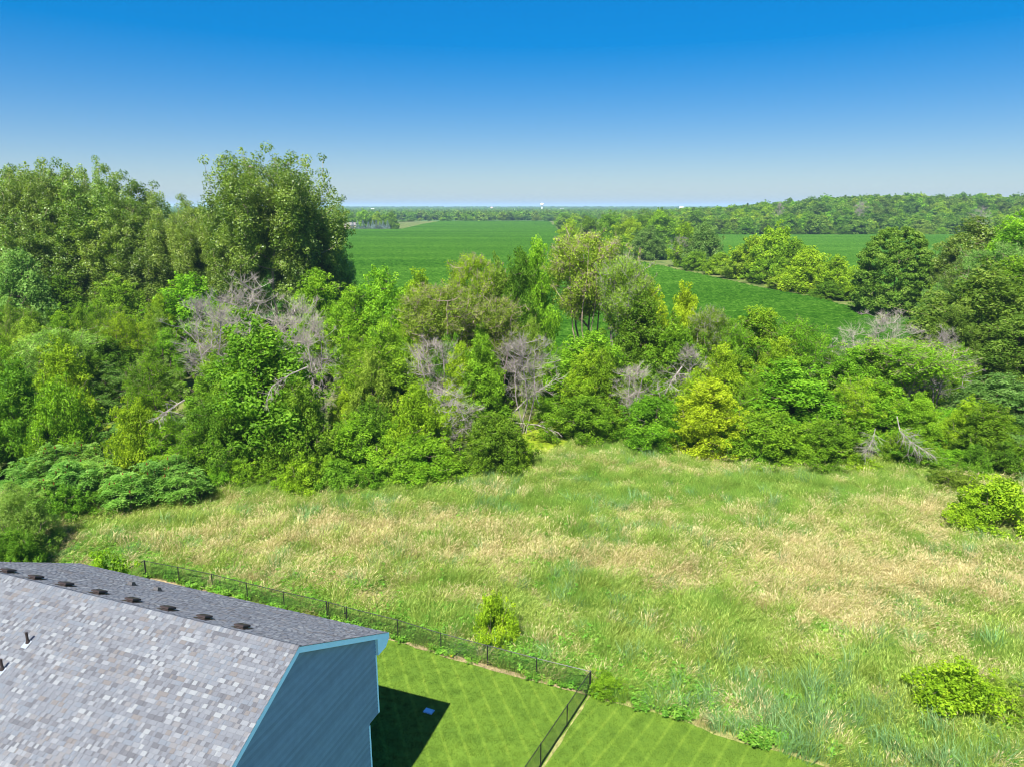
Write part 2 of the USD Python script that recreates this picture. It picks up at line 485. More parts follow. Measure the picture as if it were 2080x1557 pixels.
for s in range(3):
    plume_tree('cottonwood', 10 + s, 14, 32, 6, 17 + s, 72000, .235, BARK_PALE)
plume_tree('cottonwood', 14, 18, 30, 5, 28, 95000, .22, BARK_PALE, .05, .9)
for s in range(5):
    broad('broadleaf', 20 + s, 9, 14, .6, ['round', 'ovate', 'round', 'skirt', 'round'][s], 240, .85, 36000, .21, nst=1 + s % 3, spread=1.2, sub=8, flat=.95, up=.35)
for s in range(3):
    broad('thicket', 30 + s, 10, 9, .3, 'skirt', 240, .80, 36000, .195, nst=3, spread=2.0, sub=8, lob=.7, flat=.95, up=.35)
for s in range(3):
    broad('shrub', 40 + s, 4, 3.2, .1, 'skirt', 100, .42, 14000, .115, nst=4, spread=1.2, tip=.01, sub=7, flat=.95)
for s in range(3):
    broad('airy', 50 + s, 9, 12, 1.0, ['vase', 'round', 'ovate'][s], 220, .72, 31000, .165, nst=2, spread=1.5, aspect=.5, twig=2, sub=7, lob=.5, fill=.65, up=.35)
for s in range(2):
    broad('willow', 55 + s, 7, 7, .4, 'skirt', 150, .7, 30000, .24, nst=4, spread=1.8, aspect=.2, hang=.5, up=.3)
for s in range(3):
    dead_tree('half_bare', 60 + s, 9, 15, 6.5, 'vase', 230, .72, 11, 5 + s, BARK_PALE if s < 2 else BARK_GREY, spread=2.9, nleaf=22000, size=.165, leafmin=.50, r=.0115, tip=.024, top=.9)
for s in range(4):
    dead_tree('bare', 70 + s, 7, 13, 4.0, ['vase', 'round', 'vase', 'round'][s], 95, .8, 13, [2, 1, 3, 2][s], BARK_GREY, r=.0105, length=1.3, tip=.022, up=[.9, .35, .9, .35][s])
broad('dome', 80, 22, 24, 1.0, 'dome', 620, 1.1, 60000, .42, nst=2, spread=2.5, flat=.6, inner=.75, lob=.12, up=.6, top=.6, sub=4, fill=.75)
for s in range(5):
    broad('hedge', 90 + s, 14, 14, .4, ['round', 'skirt', 'ovate', 'round', 'skirt'][s], 190, 1.25, 18000, .42, nst=2, spread=1.5, sub=8, flat=.95, up=.35)
for s in range(5):
    broad('wood', 100 + s, 14, 15, .8, ['round', 'round', 'ovate', 'skirt', 'round'][s], 100, 1.7, 5500, .8, limbs=False, flat=.85, sub=7, fill=.6)


def sumac_kind(seed):
    """Sumac: rosettes of long feathered leaves at every height of a domed clump, red cones on top."""
    rng = np.random.default_rng(seed)
    path = new_kind('sumac')
    st, cones, V, F, T, n = [], [], [], [], [], 0
    for k in range(70):
        a, rho = rng.uniform(0, 6.28), math.sqrt(rng.uniform(0, 1))
        h = 3.1 * (1 - .5 * rho ** 2) * rng.uniform(.45, 1.0)
        b, t = np.array([math.cos(a) * rho * 1.1, math.sin(a) * rho * 1.1, -.1]), np.array([math.cos(a) * rho * 1.7, math.sin(a) * rho * 1.7, h])
        st.append(tube([b, (b + t) / 2 + [0, 0, .1], t], [.03, .025, .018], 4))
        if rng.uniform() < .3 and h > 1.8:
            cones.append(tube([t, t + [.02, 0, .11], t + [.03, 0, .22]], [.035, .045, .012], 5))
        for q in range(8):
            an = q * .79 + rng.uniform(-.3, .3)
            dirh = np.array([math.cos(an), math.sin(an), rng.uniform(-.1, .45)]); L = rng.uniform(.4, .7)
            tone = np.clip(rng.normal(.5, .22), 0, 1)
            for w in np.linspace(.2, 1, 5):
                p = t + dirh * L * w + [0, 0, .10 * math.sin(w * 2.6) - .25 * w * w]
                for sd in (-1, 1):
                    side = np.cross([math.cos(an), math.sin(an), 0], [0, 0, 1]) * sd
                    e = side * .19 * (1.15 - .4 * w) + dirh * .06 + [0, 0, rng.uniform(-.10, .03)]
                    pr = dirh * .075
                    V += [p - pr, p + e * .5 - pr * .6 + [0, 0, .02], p + e, p + e * .5 + pr]
                    F += [[n, n + 1, n + 2], [n, n + 2, n + 3]]; T += [np.clip(tone + rng.normal(0, .1), 0, 1)] * 4; n += 4
    part(path, 'stems', join(*st), BARK)
    part(path, 'leaves', (np.array(V), np.array(F)), None, tone=T)
    m = join(*cones)
    part(path, 'seed_heads', m, L_SEED, tone=np.full(len(m[0]), .5), kind='stuff')
    finish_kind('sumac', path, 4.0, 3.1)


for s in range(3):
    sumac_kind(120 + s)


def spruce_kind(seed):
    rng = np.random.default_rng(seed)
    path = new_kind('spruce')
    H, W = 12.0, 5.2
    part(path, 'trunk', tube([(0, 0, -.3), (0, 0, H * .97)], [.22, .03], 6), BARK)
    c, r = [], []
    for k in range(260):
        t = rng.uniform(0, 1) ** 1.35
        R = W / 2 * (1 - t) ** .9; a = rng.uniform(0, 6.28); rho = rng.uniform(.55, 1)
        c.append([math.cos(a) * R * rho, math.sin(a) * R * rho, .4 + t * (H - .6) - .35 * R * rho]); r.append(.28 + .38 * (1 - t))
    c = np.array(c)
    v, f, tone = leaves(c, np.array(r), 5200, .42, rng, aspect=.3, flat=.5, up=.6)
    part(path, 'crown', (v, f), None, tone=tone)
    finish_kind('spruce', path, W, H)


spruce_kind(130)

_pick = {}


def plant(kind, mat, x, y, W, H, label, category, group=None, rot=None, variant=None, name=None, z=None, lean=None):
    """One tree or shrub, standing at (x, y), W wide and H tall."""
    k = _pick.get(kind, 0); _pick[kind] = k + 1
    path, w0, h0 = PROTO[kind][(k if variant is None else variant) % len(PROTO[kind])]
    rot = (k * 137.5) % 360 if rot is None else rot
    z = float(terrain(x, y)) if z is None else z
    p = thing(name or kind, label, category, (x, y, z), rot, (W / w0, W / w0, H / h0), group)
    if lean:
        UsdGeom.Xformable(p).ClearXformOpOrder()
        xf = UsdGeom.Xformable(p)
        ops = {o.GetOpName(): o for o in [UsdGeom.XformOp(p.GetAttribute(a)) for a in ('xformOp:translate', 'xformOp:rotateZ', 'xformOp:scale') if p.HasAttribute(a)]}
        tr = UsdGeom.XformOp(p.GetAttribute('xformOp:translate'))
        ry = xf.AddRotateYOp(); ry.Set(float(lean))
        order = [tr, ry] + [UsdGeom.XformOp(p.GetAttribute(a)) for a in ('xformOp:rotateZ', 'xformOp:scale') if p.HasAttribute(a)]
        xf.SetXformOpOrder(order)
    p.GetReferences().AddInternalReference(path)
    p.SetInstanceable(True)
    if mat is not None:
        bind(p, mat)
    return p


def tree_at(kind, mat, u, vtop, d, wpx, label, category='tree', group=None, name=None, **kw):
    """Stand a tree at distance d so that its top and width are those seen from the drone."""
    q = at(u, vtop, d)
    H = float(max(q[2] - terrain(q[0], d), 1.0))
    W = wpx / FPX * math.hypot(d, CAM_H - q[2] * .5)
    return plant(kind, mat, q[0], d, W, H, label, category, group, name=name, **kw)

# ------------------------------------------------------------------ the ground
from shapely.geometry import Polygon, Point, LineString
import shapely


def structure(name, mesh, mat, smooth_angle=False, label=None, category=None, kind='structure', group=None):
    m = usdkit.mesh(stage, numbered(name), mesh, mat, smooth=smooth_angle)
    tag(m, label, category, group, kind)
    return m.GetPrim()


_ys = np.concatenate([np.linspace(-120, 640, 60), np.linspace(650, 2600, 90), np.geomspace(2700, 20000, 34)])
_xs = np.concatenate([-np.geomspace(900, 20000, 24)[::-1], np.linspace(-850, 1900, 130), np.geomspace(2000, 20000, 22)])
gx, gy = np.meshgrid(_xs, _ys)
gz = terrain(gx, gy)
nx_ = len(_xs)
ii, jj = np.meshgrid(np.arange(len(_ys) - 1), np.arange(nx_ - 1), indexing='ij')
k0 = (ii * nx_ + jj).ravel()
gf = np.stack([k0, k0 + 1, k0 + nx_ + 1, k0 + nx_], 1)
GROUND = M('rough_ground', {
    "g": ("geometry", {}), "n": ("noise_texture", {"scale": .25, "detail": 6.0}), "n2": ("noise_texture", {"scale": 3.0, "detail": 4.0}),
    "r": ("rgb_ramp", {"ramp": [(.3, (.045, .075, .018)), (.5, (.085, .120, .030)), (.7, (.170, .170, .060))]}),
    "m": ("mapping", {"mapping_type": "point", "scale": (.0016, .0045, .001)}),
    "v": ("voronoi_texture", {"scale": 1.0, "feature": "f1"}), "sp": ("separate_color", {}),
    "fr": ("rgb_ramp", {"ramp": [(0, (.045, .110, .030)), (.35, (.060, .130, .040)), (.36, (.150, .170, .060)), (.6, (.190, .190, .075)), (.61, (.05, .105, .03)), (1, (.09, .14, .04))], "interpolate": False}),
    "x": ("separate_xyz", {}), "far": ("map_range", {"from_min": 1150.0, "from_max": 1250.0, "clamp": True}),
    "mx": ("mix_color", {}), "b": ("bump", {"strength": .6, "distance": .1}), "p": ("principled_bsdf", {"roughness": .95, "specular_ior_level": .1})},
    [("g.position", "n.vector"), ("g.position", "n2.vector"), ("n.fac", "r.fac"), ("g.position", "m.vector"), ("m.vector", "v.vector"), ("v.color", "sp.color"), ("sp.r", "fr.fac"),
     ("g.position", "x.vector"), ("x.y", "far.value"), ("far.result", "mx.fac"), ("r.color", "mx.a"), ("fr.color", "mx.b"), ("mx.result", "p.base_color"), ("n2.fac", "b.height"), ("b.normal", "p.normal")])
structure('ground', (np.stack([gx, gy, gz], -1).reshape(-1, 3), gf), GROUND, True)


def grid_in(poly, step, height, rough, seed, stepx=None):
    """A sheet of standing crop: a grid inside the polygon, its rim brought down to the ground."""
    x0, y0, x1, y1 = poly.bounds
    stepx = stepx or step
    xs, ys = np.arange(x0, x1 + stepx, stepx), np.arange(y0, y1 + step, step)
    X, Y = np.meshgrid(xs, ys)
    rng = np.random.default_rng(seed)
    Xj, Yj = X + rng.uniform(-.3, .3, X.shape) * stepx, Y + rng.uniform(-.3, .3, X.shape) * step
    inside = shapely.contains_xy(poly.buffer(-step * .6), Xj, Yj)
    Zg = terrain(Xj, Yj)
    Z = Zg + np.where(inside, height + rng.normal(0, rough, X.shape) + rough * 1.6 * (meshkit.noise(np.stack([X, Y, X * 0], -1) * .09, seed) - .5), -.05)
    n = len(xs)
    i, j = np.meshgrid(np.arange(len(ys) - 1), np.arange(n - 1), indexing='ij')
    k = i * n + j
    keep = (inside[:-1, :-1] | inside[1:, :-1] | inside[:-1, 1:] | inside[1:, 1:]).ravel()
    k = k.ravel()[keep]
    f = np.stack([k, k + 1, k + n + 1, k + n], 1)
    used = np.unique(f); remap = np.zeros(X.size, int); remap[used] = np.arange(len(used))
    return np.stack([Xj, Yj, Z], -1).reshape(-1, 3)[used], remap[f]


def crop(name, dark, mid, light, row_scale, angle):
    return M(name, {
        "g": ("geometry", {}), "m": ("mapping", {"rotation": (0, 0, angle)}),
        "w": ("wave_texture", {"scale": row_scale, "distortion": 2.5, "detail": 3.0, "detail_scale": 1.5, "bands_direction": "y"}),
        "n": ("noise_texture", {"scale": .8, "detail": 7.0, "roughness": .85}), "m3": ("mapping", {"scale": (.0045, .028, .01)}), "n3": ("noise_texture", {"scale": 1.0, "detail": 5.0, "roughness": .6}),
        "a": ("math", {"math_type": "multiply_add", "value2": .10, "value3": -.05}), "a2": ("math", {"math_type": "add"}),
        "a3": ("math", {"math_type": "multiply_add", "value2": .26, "value3": -.13}), "a4": ("math", {"math_type": "add"}),
        "r": ("rgb_ramp", {"ramp": [(.34, dark), (.5, mid), (.66, light)]}),
        "b": ("bump", {"strength": 1.0, "distance": .35}), "p": ("diffuse_bsdf", {})},
        [("g.position", "m.vector"), ("m.vector", "w.vector"), ("g.position", "n.vector"), ("g.position", "m3.vector"), ("m3.vector", "n3.vector"), ("w.fac", "a.value1"), ("a.value", "a2.value1"), ("n.fac", "a2.value2"),
         ("n3.fac", "a3.value1"), ("a2.value", "a4.value1"), ("a3.value", "a4.value2"), ("a4.value", "r.fac"), ("r.color", "p.color"), ("a2.value", "b.height"), ("b.normal", "p.normal")])


CROP = crop('bean_crop', (.008, .040, .003), (.028, .090, .006), (.078, .172, .020), .41, .02)
CROP2 = crop('bean_crop_far', (.012, .054, .004), (.036, .106, .009), (.088, .185, .026), .41, .5)
FIELD1 = Polygon([(-95, 112), (-20, 106), (40, 101), (88, 118), (90, 140), (84, 157), (81, 186), (71, 237), (56, 326), (30, 452), (48, 700), (60, 1160), (-118, 1160), (-122, 785), (-430, 780), (-380, 300)])
FIELD2 = Polygon([(103, 168), (95, 196), (86, 248), (72, 338), (52, 462), (70, 610), (120, 632), (470, 640), (470, 500), (260, 260), (150, 160)])
near1 = FIELD1.intersection(shapely.box(-500, 0, 500, 330)); far1 = FIELD1.intersection(shapely.box(-500, 328, 500, 2000))
structure('bean_field', grid_in(near1, 0.8, .72, .17, 3, 0.8), CROP, 50, 'dark green bean field behind the thicket, near half', 'field')
structure('bean_field', grid_in(far1, 4.0, .75, .12, 4), CROP, 50, 'dark green bean field, far half rising to a low crest', 'field')
structure('bean_field', grid_in(FIELD2, 3.0, .75, .12, 5), CROP2, 50, 'lighter bean field between the hedgerow and the wooded hill', 'field')

# ------------------------------------------------------------------ lawns
FENCE_TOP = 1.22
FC = ground_at(1198, 1405)                                   # the fence's corner
FENCE_REAR = [np.array([*ground_at(u, v, FENCE_TOP)[:2], 0]) for u, v in ((293, 1138), (361, 1151), (429, 1165), (500, 1183), (575, 1201), (663, 1221), (703, 1232), (807, 1258), (895, 1285), (990, 1310), (1090, 1336))] + [FC]
SIDE_DIR = ground_at(1098, 1557) - FC
FENCE_SIDE = [FC + SIDE_DIR * t for t in (0, .5, 1.0, 1.5, 2.0)]
_l = FENCE_REAR[0]; _lt = ground_at(245, 1160, FENCE_TOP); LEFT_DIR = np.array([*_lt[:2], 0]) - _l
FENCE_LEFT = [_l + LEFT_DIR * t for t in (0, 1.15, 2.3, 3.45)]

def lawn_material(name, a1, a2):
    return M(name, {
    "g": ("geometry", {}), "m": ("mapping", {"rotation": (0, 0, math.radians(a1))}), "m2": ("mapping", {"rotation": (0, 0, math.radians(a2))}),
    "w": ("wave_texture", {"scale": .36, "distortion": .35, "detail": 1.0, "detail_scale": 1.0, "bands_direction": "x"}),
    "w2": ("wave_texture", {"scale": .30, "distortion": .5, "detail": 1.0, "detail_scale": 1.0, "bands_direction": "y"}),
    "wr": ("map_range", {"from_min": .86, "from_max": 1.0, "clamp": True}), "wr2": ("map_range", {"from_min": .6, "from_max": 1.0, "to_max": .6, "clamp": True}),
    "n": ("noise_texture", {"scale": .9, "detail": 6.0, "roughness": .7}), "nf": ("noise_texture", {"scale": 9.0, "detail": 5.0, "roughness": .8}),
    "a": ("math", {"math_type": "multiply_add", "value2": .55}), "b2": ("math", {"math_type": "multiply_add", "value2": .35}), "c": ("math", {"math_type": "multiply_add", "value2": .12}), "d": ("math", {"math_type": "multiply_add", "value2": .05}),
    "zero": ("value", {"value": -.08}),
    "r": ("rgb_ramp", {"ramp": [(.15, (.034, .078, .007)), (.45, (.090, .160, .015)), (.75, (.175, .240, .030)), (1, (.24, .26, .06))]}),
    "bp": ("bump", {"strength": .8, "distance": .04}), "p": ("principled_bsdf", {"roughness": .9, "specular_ior_level": .15})},
    [("g.position", "m.vector"), ("g.position", "m2.vector"), ("m.vector", "w.vector"), ("m2.vector", "w2.vector"), ("g.position", "n.vector"), ("g.position", "nf.vector"), ("w.fac", "wr.value"), ("w2.fac", "wr2.value"),
     ("n.fac", "a.value1"), ("zero.value", "a.value3"), ("nf.fac", "b2.value1"), ("a.value", "b2.value3"), ("wr.result", "c.value1"), ("b2.value", "c.value3"), ("wr2.result", "d.value1"), ("c.value", "d.value3"), ("d.value", "r.fac"),
     ("r.color", "p.base_color"), ("nf.fac", "bp.height"), ("bp.normal", "p.normal")])


STRIPE = lawn_material('mown_lawn', 71.87 - 90, -54.1)
STRIPE_B = lawn_material('mown_lawn_outer', 36.0, 71.87)


def flat(poly, z):
    v, f = trimesh.creation.triangulate_polygon(poly, engine='earcut')
    return np.column_stack([v, np.full(len(v), z)]), f


LAWN_A = Polygon([tuple(p[:2]) for p in FENCE_REAR + FENCE_SIDE[1:]] + [(-12, 8), (-45, 20)] + [tuple(FENCE_LEFT[-1][:2])]).buffer(0)
EDGE_B = [ground_at(u, v)[:2] for u, v in ((1204, 1406), (1330, 1443), (1470, 1487), (1590, 1524), (1690, 1557))] + [np.array([19.0, 24.2]), np.array([26.0, 20.5])]
LAWN_B = Polygon([tuple(FC[:2])] + [tuple(p) for p in EDGE_B] + [(26, 6), (0, 6)] + [tuple(p[:2]) for p in FENCE_SIDE[:0:-1]]).buffer(0)
structure('lawn', flat(LAWN_A, .012), STRIPE, label='mown lawn inside the black fence beside the house', category='lawn')
structure('lawn', flat(LAWN_B, .012), STRIPE_B, label='mown lawn outside the fence at the bottom edge', category='lawn')
DIRT = plain('bare_soil', (.21, .165, .085), .95, .45, 4.0, bump=.8)
STRAW = plain('dead_grass', (.20, .20, .065), .95, .45, 4.0, bump=.8)


def strip_along(pts, w0, w1, seed, z, off=0.0):
    """A ragged strip of ground along a polyline."""
    ls = LineString([tuple(p[:2]) for p in pts]); n = int(ls.length / .25)
    rng = np.random.default_rng(seed); V, F = [], []
    for i in range(n + 1):
        s = i / n * ls.length
        p, q = np.array(ls.interpolate(s).coords[0]), np.array(ls.interpolate(min(s + .1, ls.length)).coords[0]) - np.array(ls.interpolate(max(s - .1, 0)).coords[0])
        q /= np.linalg.norm(q) + 1e-9; nn = np.array([-q[1], q[0]])
        w = w0 + (w1 - w0) * meshkit.noise(np.array([s * 1.3, seed, 0.])) + rng.uniform(-.03, .03)
        for e in (-1, 1):
            V.append([*(p + nn * (off + e * w / 2)), z])
        if i:
            k = 2 * i; F += [[k - 2, k - 1, k + 1], [k - 2, k + 1, k]]
    return np.array(V), np.array(F)


structure('soil_strip', strip_along(FENCE_REAR, .10, .50, 1, .022, -.12), DIRT)
structure('soil_strip', strip_along(FENCE_SIDE, .03, .20, 2, .022, .10), STRAW)
structure('straw_strip', strip_along([np.array([*p, 0]) for p in EDGE_B], .2, .75, 3, .021, .0), STRAW)

# ------------------------------------------------------------------ the house
E0 = np.array([0, 0, CAM_H]) + ray(790, 1283) * 29.28        # rear eave's near corner
R0_ = np.array([0, 0, CAM_H]) + ray(607, 1312) * 23.36       # ridge's near end
U = np.array([-.940, .340, 0]); U /= np.linalg.norm(U)       # along the ridge
N = np.array([.340, .940, 0]); N /= np.linalg.norm(N)        # towards the back garden
HALF, RISE, LEN = float((E0 - R0_) @ N), float(R0_[2] - E0[2]), 17.1
SLOPE = math.hypot(HALF, RISE)
HM = np.eye(4); HM[:3, 0], HM[:3, 1], HM[:3, 2], HM[:3, 3] = U, N, [0, 0, 1], [R0_[0], R0_[1], 0]
RZ, EZ = float(R0_[2]), float(E0[2])
house = thing('house', 'grey shingled house with blue siding, roof filling the lower left corner', 'house')


def hw(p):
    """House frame (along ridge, towards garden, up) to the world."""
    p = np.asarray(p, float)
    return p @ HM[:3, :3].T + HM[:3, 3]


def hpart(parent, name, mesh, mat, **kw):
    v, f = mesh if isinstance(mesh, tuple) else vf(mesh)
    return part(parent, name, (hw(v), f[:, ::-1]), mat, **kw)


SIDINGS = [plain('siding_slate_blue' + w, tuple(c * k for c in (.205, .310, .450)), .55, .07, 3.0) for w, k in (('', 1.0), ('_faded', 1.09), ('_deep', .92))]
SIDING = SIDINGS[0]
TRIM = plain('trim_pale_blue', (.50, .78, .93), .45, .04, 4.0)
DECKM = plain('roof_underlay', (.06, .06, .065), .9, .1, 4.0)
BROWN = plain('vent_brown', (.026, .018, .016), .5, .15, 12.0)
VENT2 = plain('vent_dark_grey', (.06, .06, .065), .5, .15, 12.0)
FLASH = plain('flashing_aluminium', (.28, .32, .37), .35, .15, 9.0, metallic=.3)
SHINGLE = M('shingle_blend', {
    "t": ("attribute", {"attribute": "tone"}), "g": ("geometry", {}), "n": ("noise_texture", {"scale": 42.0, "detail": 3.0, "roughness": .8}),
    "r": ("rgb_ramp", {"interpolate": False, "ramp": [(0, (0.072, 0.076, 0.088)), (0.1, (0.084, 0.088, 0.1)), (0.19, (0.106, 0.101, 0.102)), (0.23, (0.099, 0.107, 0.124)), (0.42, (0.109, 0.118, 0.136)), (0.56, (0.102, 0.116, 0.138)), (0.68, (0.117, 0.119, 0.128)), (0.75, (0.121, 0.131, 0.148)), (0.88, (0.14, 0.151, 0.168)), (0.95, (0.165, 0.179, 0.192))]}),
    "mr": ("map_range", {"to_min": .7, "to_max": 1.3}), "mx": ("mix_color", {"blend_type": "multiply", "fac": 1.0}),
    "b": ("bump", {"strength": .35, "distance": .01}), "p": ("principled_bsdf", {"roughness": .85, "specular_ior_level": .25})},
    [("t.fac", "r.fac"), ("g.position", "n.vector"), ("n.fac", "mr.value"), ("r.color", "mx.a"), ("mr.result", "mx.b"), ("mx.result", "p.base_color"), ("n.fac", "b.height"), ("b.normal", "p.normal")])

roof = UsdGeom.Xform.Define(stage, numbered('roof', str(house.GetPath())))
roofp = roof.GetPrim()
tz = .10
deck = []
for sgn in (1, -1):
    a, b = (0, 0, RZ), (0, sgn * HALF, EZ)
    v = [(0.03, a[1], a[2] - .03), (LEN, a[1], a[2] - .03), (LEN, b[1], b[2] - .03), (.03, b[1], b[2] - .03)]
    v += [(x, y, z - tz) for x, y, z in v]
    deck.append((np.array(v), np.array([[0, 1, 2], [0, 2, 3], [4, 6, 5], [4, 7, 6], [0, 4, 5], [0, 5, 1], [1, 5, 6], [1, 6, 2], [2, 6, 7], [2, 7, 3], [3, 7, 4], [3, 4, 0]])))
hpart(roofp, 'deck', join(*deck), DECKM)

# laminated shingles: each exposed tab a thin wedge, courses overlapping
rs = np.random.default_rng(7)
EXPO = .143
tabs, tones, centres = [], [], []
for sgn in (-1, 1):
    sd = np.array([0, sgn * HALF / SLOPE, -RISE / SLOPE]); up = np.array([0, sgn * RISE / SLOPE, HALF / SLOPE])
    rows = int(SLOPE / EXPO)
    for k in range(rows):
        x = -.02 - rs.uniform(0, .3); high = True
        strip_left, strip_tone = 0.0, .5
        while x < LEN:
            if strip_left <= 0:
                strip_left = 1.0; strip_tone = rs.uniform(.2, .85); contrast = rs.uniform() < .30
            w = rs.choice([.11, .14, .16, .19, .22, .26]) if high else rs.choice([.07, .09, .12, .14])
            x1 = min(x + w, LEN)
            x0_ = max(x, -.02)
            if x1 - x0_ > .02:
                s0, s1 = k * EXPO - .02, (k + 1) * EXPO + rs.uniform(-.003, .004)
                t0, t1 = .004, (.020 if high else .011) + rs.uniform(-.0015, .0015)
                g = .0015
                c = [np.array([x0_ + g, 0, RZ]) + sd * s0, np.array([x1 - g, 0, RZ]) + sd * s0, np.array([x1 - g, 0, RZ]) + sd * s1, np.array([x0_ + g, 0, RZ]) + sd * s1]
                v = np.array([c[0] + up * t0, c[1] + up * t0, c[2] + up * t1, c[3] + up * t1, c[2] - up * .004, c[3] - up * .004, c[0] - up * .004, c[1] - up * .004])
                f = np.array([[0, 1, 2], [0, 2, 3], [3, 2, 4], [3, 4, 5], [1, 7, 4], [1, 4, 2], [0, 3, 5], [0, 5, 6]])
                if sgn < 0:
                    f = f[:, ::-1]
                if contrast:
                    tone = rs.choice([.03, .08, .14, .5]) if not high else rs.choice([.95, .97, .88, .7, .3])
                else:
                    tone = np.clip(strip_tone + rs.normal(0, .13), 0.02, .99) if rs.uniform() < .9 else rs.choice([.23, .94, .05])
                tabs.append((v, f[:, ::-1])); tones.append(tone); centres.append(v[:4].mean(0))
            strip_left -= w; x = x1; high = not high
pc = project(hw(np.array(centres)))
seen = (pc[:, 0] > 8) & (pc[:, 0] < 2072) & (pc[:, 1] < 1550) & (np.array(centres)[:, 1] < 0)
near = set(np.argsort(np.where(seen, pc[:, 2], 1e9))[:300].tolist())
for k in sorted(near):
    hpart(roofp, 'shingle', tabs[k], SHINGLE, tone=np.full(8, tones[k]))
rest = [k for k in range(len(tabs)) if k not in near]
hpart(roofp, 'shingles', join(*[tabs[k] for k in rest]), SHINGLE, tone=np.repeat([tones[k] for k in rest], 8), kind='stuff')
# ridge caps: bent pieces overlapping along the ridge
nc = int(LEN / .145)
for k in range(nc):
    xa, xb = k * .145 - .01, k * .145 + .175
    v, prof = [], [(-.15, -.0785), (-.06, -.024), (0, .004), (.06, -.024), (.15, -.0785)]
    for x, h in ((xa, .034), (xb, .020)):
        for y, z in prof:
            v.append((x, y, RZ + z + h))
    for y, z in prof:
        v.append((xa, y, RZ + z + .012))
    f = []
    for i in range(4):
        f += [[i, i + 5, i + 6], [i, i + 6, i + 1], [10 + i, i, i + 1], [10 + i, i + 1, 11 + i]]
    tn = float(np.clip(rs.choice([.35, .5, .6, .7, .8, .88, .95, .15], p=[.15, .2, .15, .15, .12, .1, .05, .08]) + rs.normal(0, .03), 0, .99))
    hpart(roofp, 'ridge_cap', (np.array(v), np.array(f)), SHINGLE, tone=np.full(15, tn))

SD = {s: np.array([0, s * HALF / SLOPE, -RISE / SLOPE]) for s in (1, -1)}
UPV = {s: np.array([0, s * RISE / SLOPE, HALF / SLOPE]) for s in (1, -1)}


def on_roof(x, s, side, dz=0.0):
    return np.array([x, 0, RZ]) + SD[side] * s + UPV[side] * dz


def roof_frame(mesh_, x, s, side):
    v, f = mesh_ if isinstance(mesh_, tuple) else vf(mesh_)
    B = np.stack([[1, 0, 0], SD[side], UPV[side]], 1)
    f = f if side < 0 else f[:, ::-1]
    return v @ B.T + on_roof(x, s, side), f


def frustum(w0, d0, w1, d1, h, z0=0.0, dx=0.0):
    v = [(-w0 / 2, -d0 / 2, z0), (w0 / 2, -d0 / 2, z0), (w0 / 2, d0 / 2, z0), (-w0 / 2, d0 / 2, z0),
         (-w1 / 2, -d1 / 2 + dx, z0 + h), (w1 / 2, -d1 / 2 + dx, z0 + h), (w1 / 2, d1 / 2 + dx, z0 + h), (-w1 / 2, d1 / 2 + dx, z0 + h)]
    f = [[0, 2, 1], [0, 3, 2], [4, 5, 6], [4, 6, 7]] + [x for i in range(4) for x in ([i, (i + 1) % 4, 4 + (i + 1) % 4], [i, 4 + (i + 1) % 4, 4 + i])]
    return np.array(v), np.array(f)


for L, s in ((14.32, .55), (12.83, .60), (11.27, .66), (9.56, .68), (7.91, .70), (6.22, .70), (4.53, .69), (2.84, .66)):
    rv = UsdGeom.Xform.Define(stage, numbered('roof_vent', str(house.GetPath()))).GetPrim()
    hpart(rv, 'flange', roof_frame(frustum(.54, .52, .54, .52, .008, .023), L, s, 1), BROWN)
    hpart(rv, 'collar', roof_frame(frustum(.30, .30, .27, .27, .06, .031), L, s, 1), BROWN)
    hpart(rv, 'hood', roof_frame(join(frustum(.40, .40, .40, .40, .055, .075), frustum(.395, .395, .34, .34, .018, .13)), L, s, 1), BROWN)
for L, s in ((11.16, 3.79), (9.84, 3.90)):
    rv = UsdGeom.Xform.Define(stage, numbered('exhaust_vent', str(house.GetPath()))).GetPrim()
    hpart(rv, 'flange', roof_frame(frustum(.40, .36, .40, .36, .008, .023), L, s, 1), VENT2)
    hpart(rv, 'hood', roof_frame(frustum(.27, .27, .22, .15, .13, .031, -.04), L, s, 1), VENT2)
for L, s in ((10.13, 2.14), (10.22, 3.19)):
    pp = UsdGeom.Xform.Define(stage, numbered('vent_pipe', str(house.GetPath()))).GetPrim()
    b = on_roof(L, s, -1)
    hpart(pp, 'pipe', join(tube([b, b + [0, 0, .42]], [.045, .045], 10), tube([b + [0, 0, .40], b + [0, 0, .425]], [.05, .05], 10)), BROWN)
    hpart(pp, 'flashing', roof_frame(frustum(.26, .30, .26, .30, .006, .026), L, s + .06, -1), FLASH)
    hpart(pp, 'boot', tube([b + [0, 0, .02], b + [0, 0, .13]], [.085, .05], 10), BROWN)

# rake boards, eave boards, gable wall of lapped boards
def prism_xy(poly, x0, x1):
    """A polygon in the gable plane (garden-wards, up), extruded along the ridge."""
    m = trimesh.creation.extrude_polygon(Polygon(poly), x1 - x0, engine='earcut')
    v = np.array(m.vertices)
    return np.column_stack([x0 + v[:, 2], v[:, 0], v[:, 1]]), np.array(m.faces)


tanp = RISE / HALF


def zr(n):
    return RZ - abs(n) * tanp


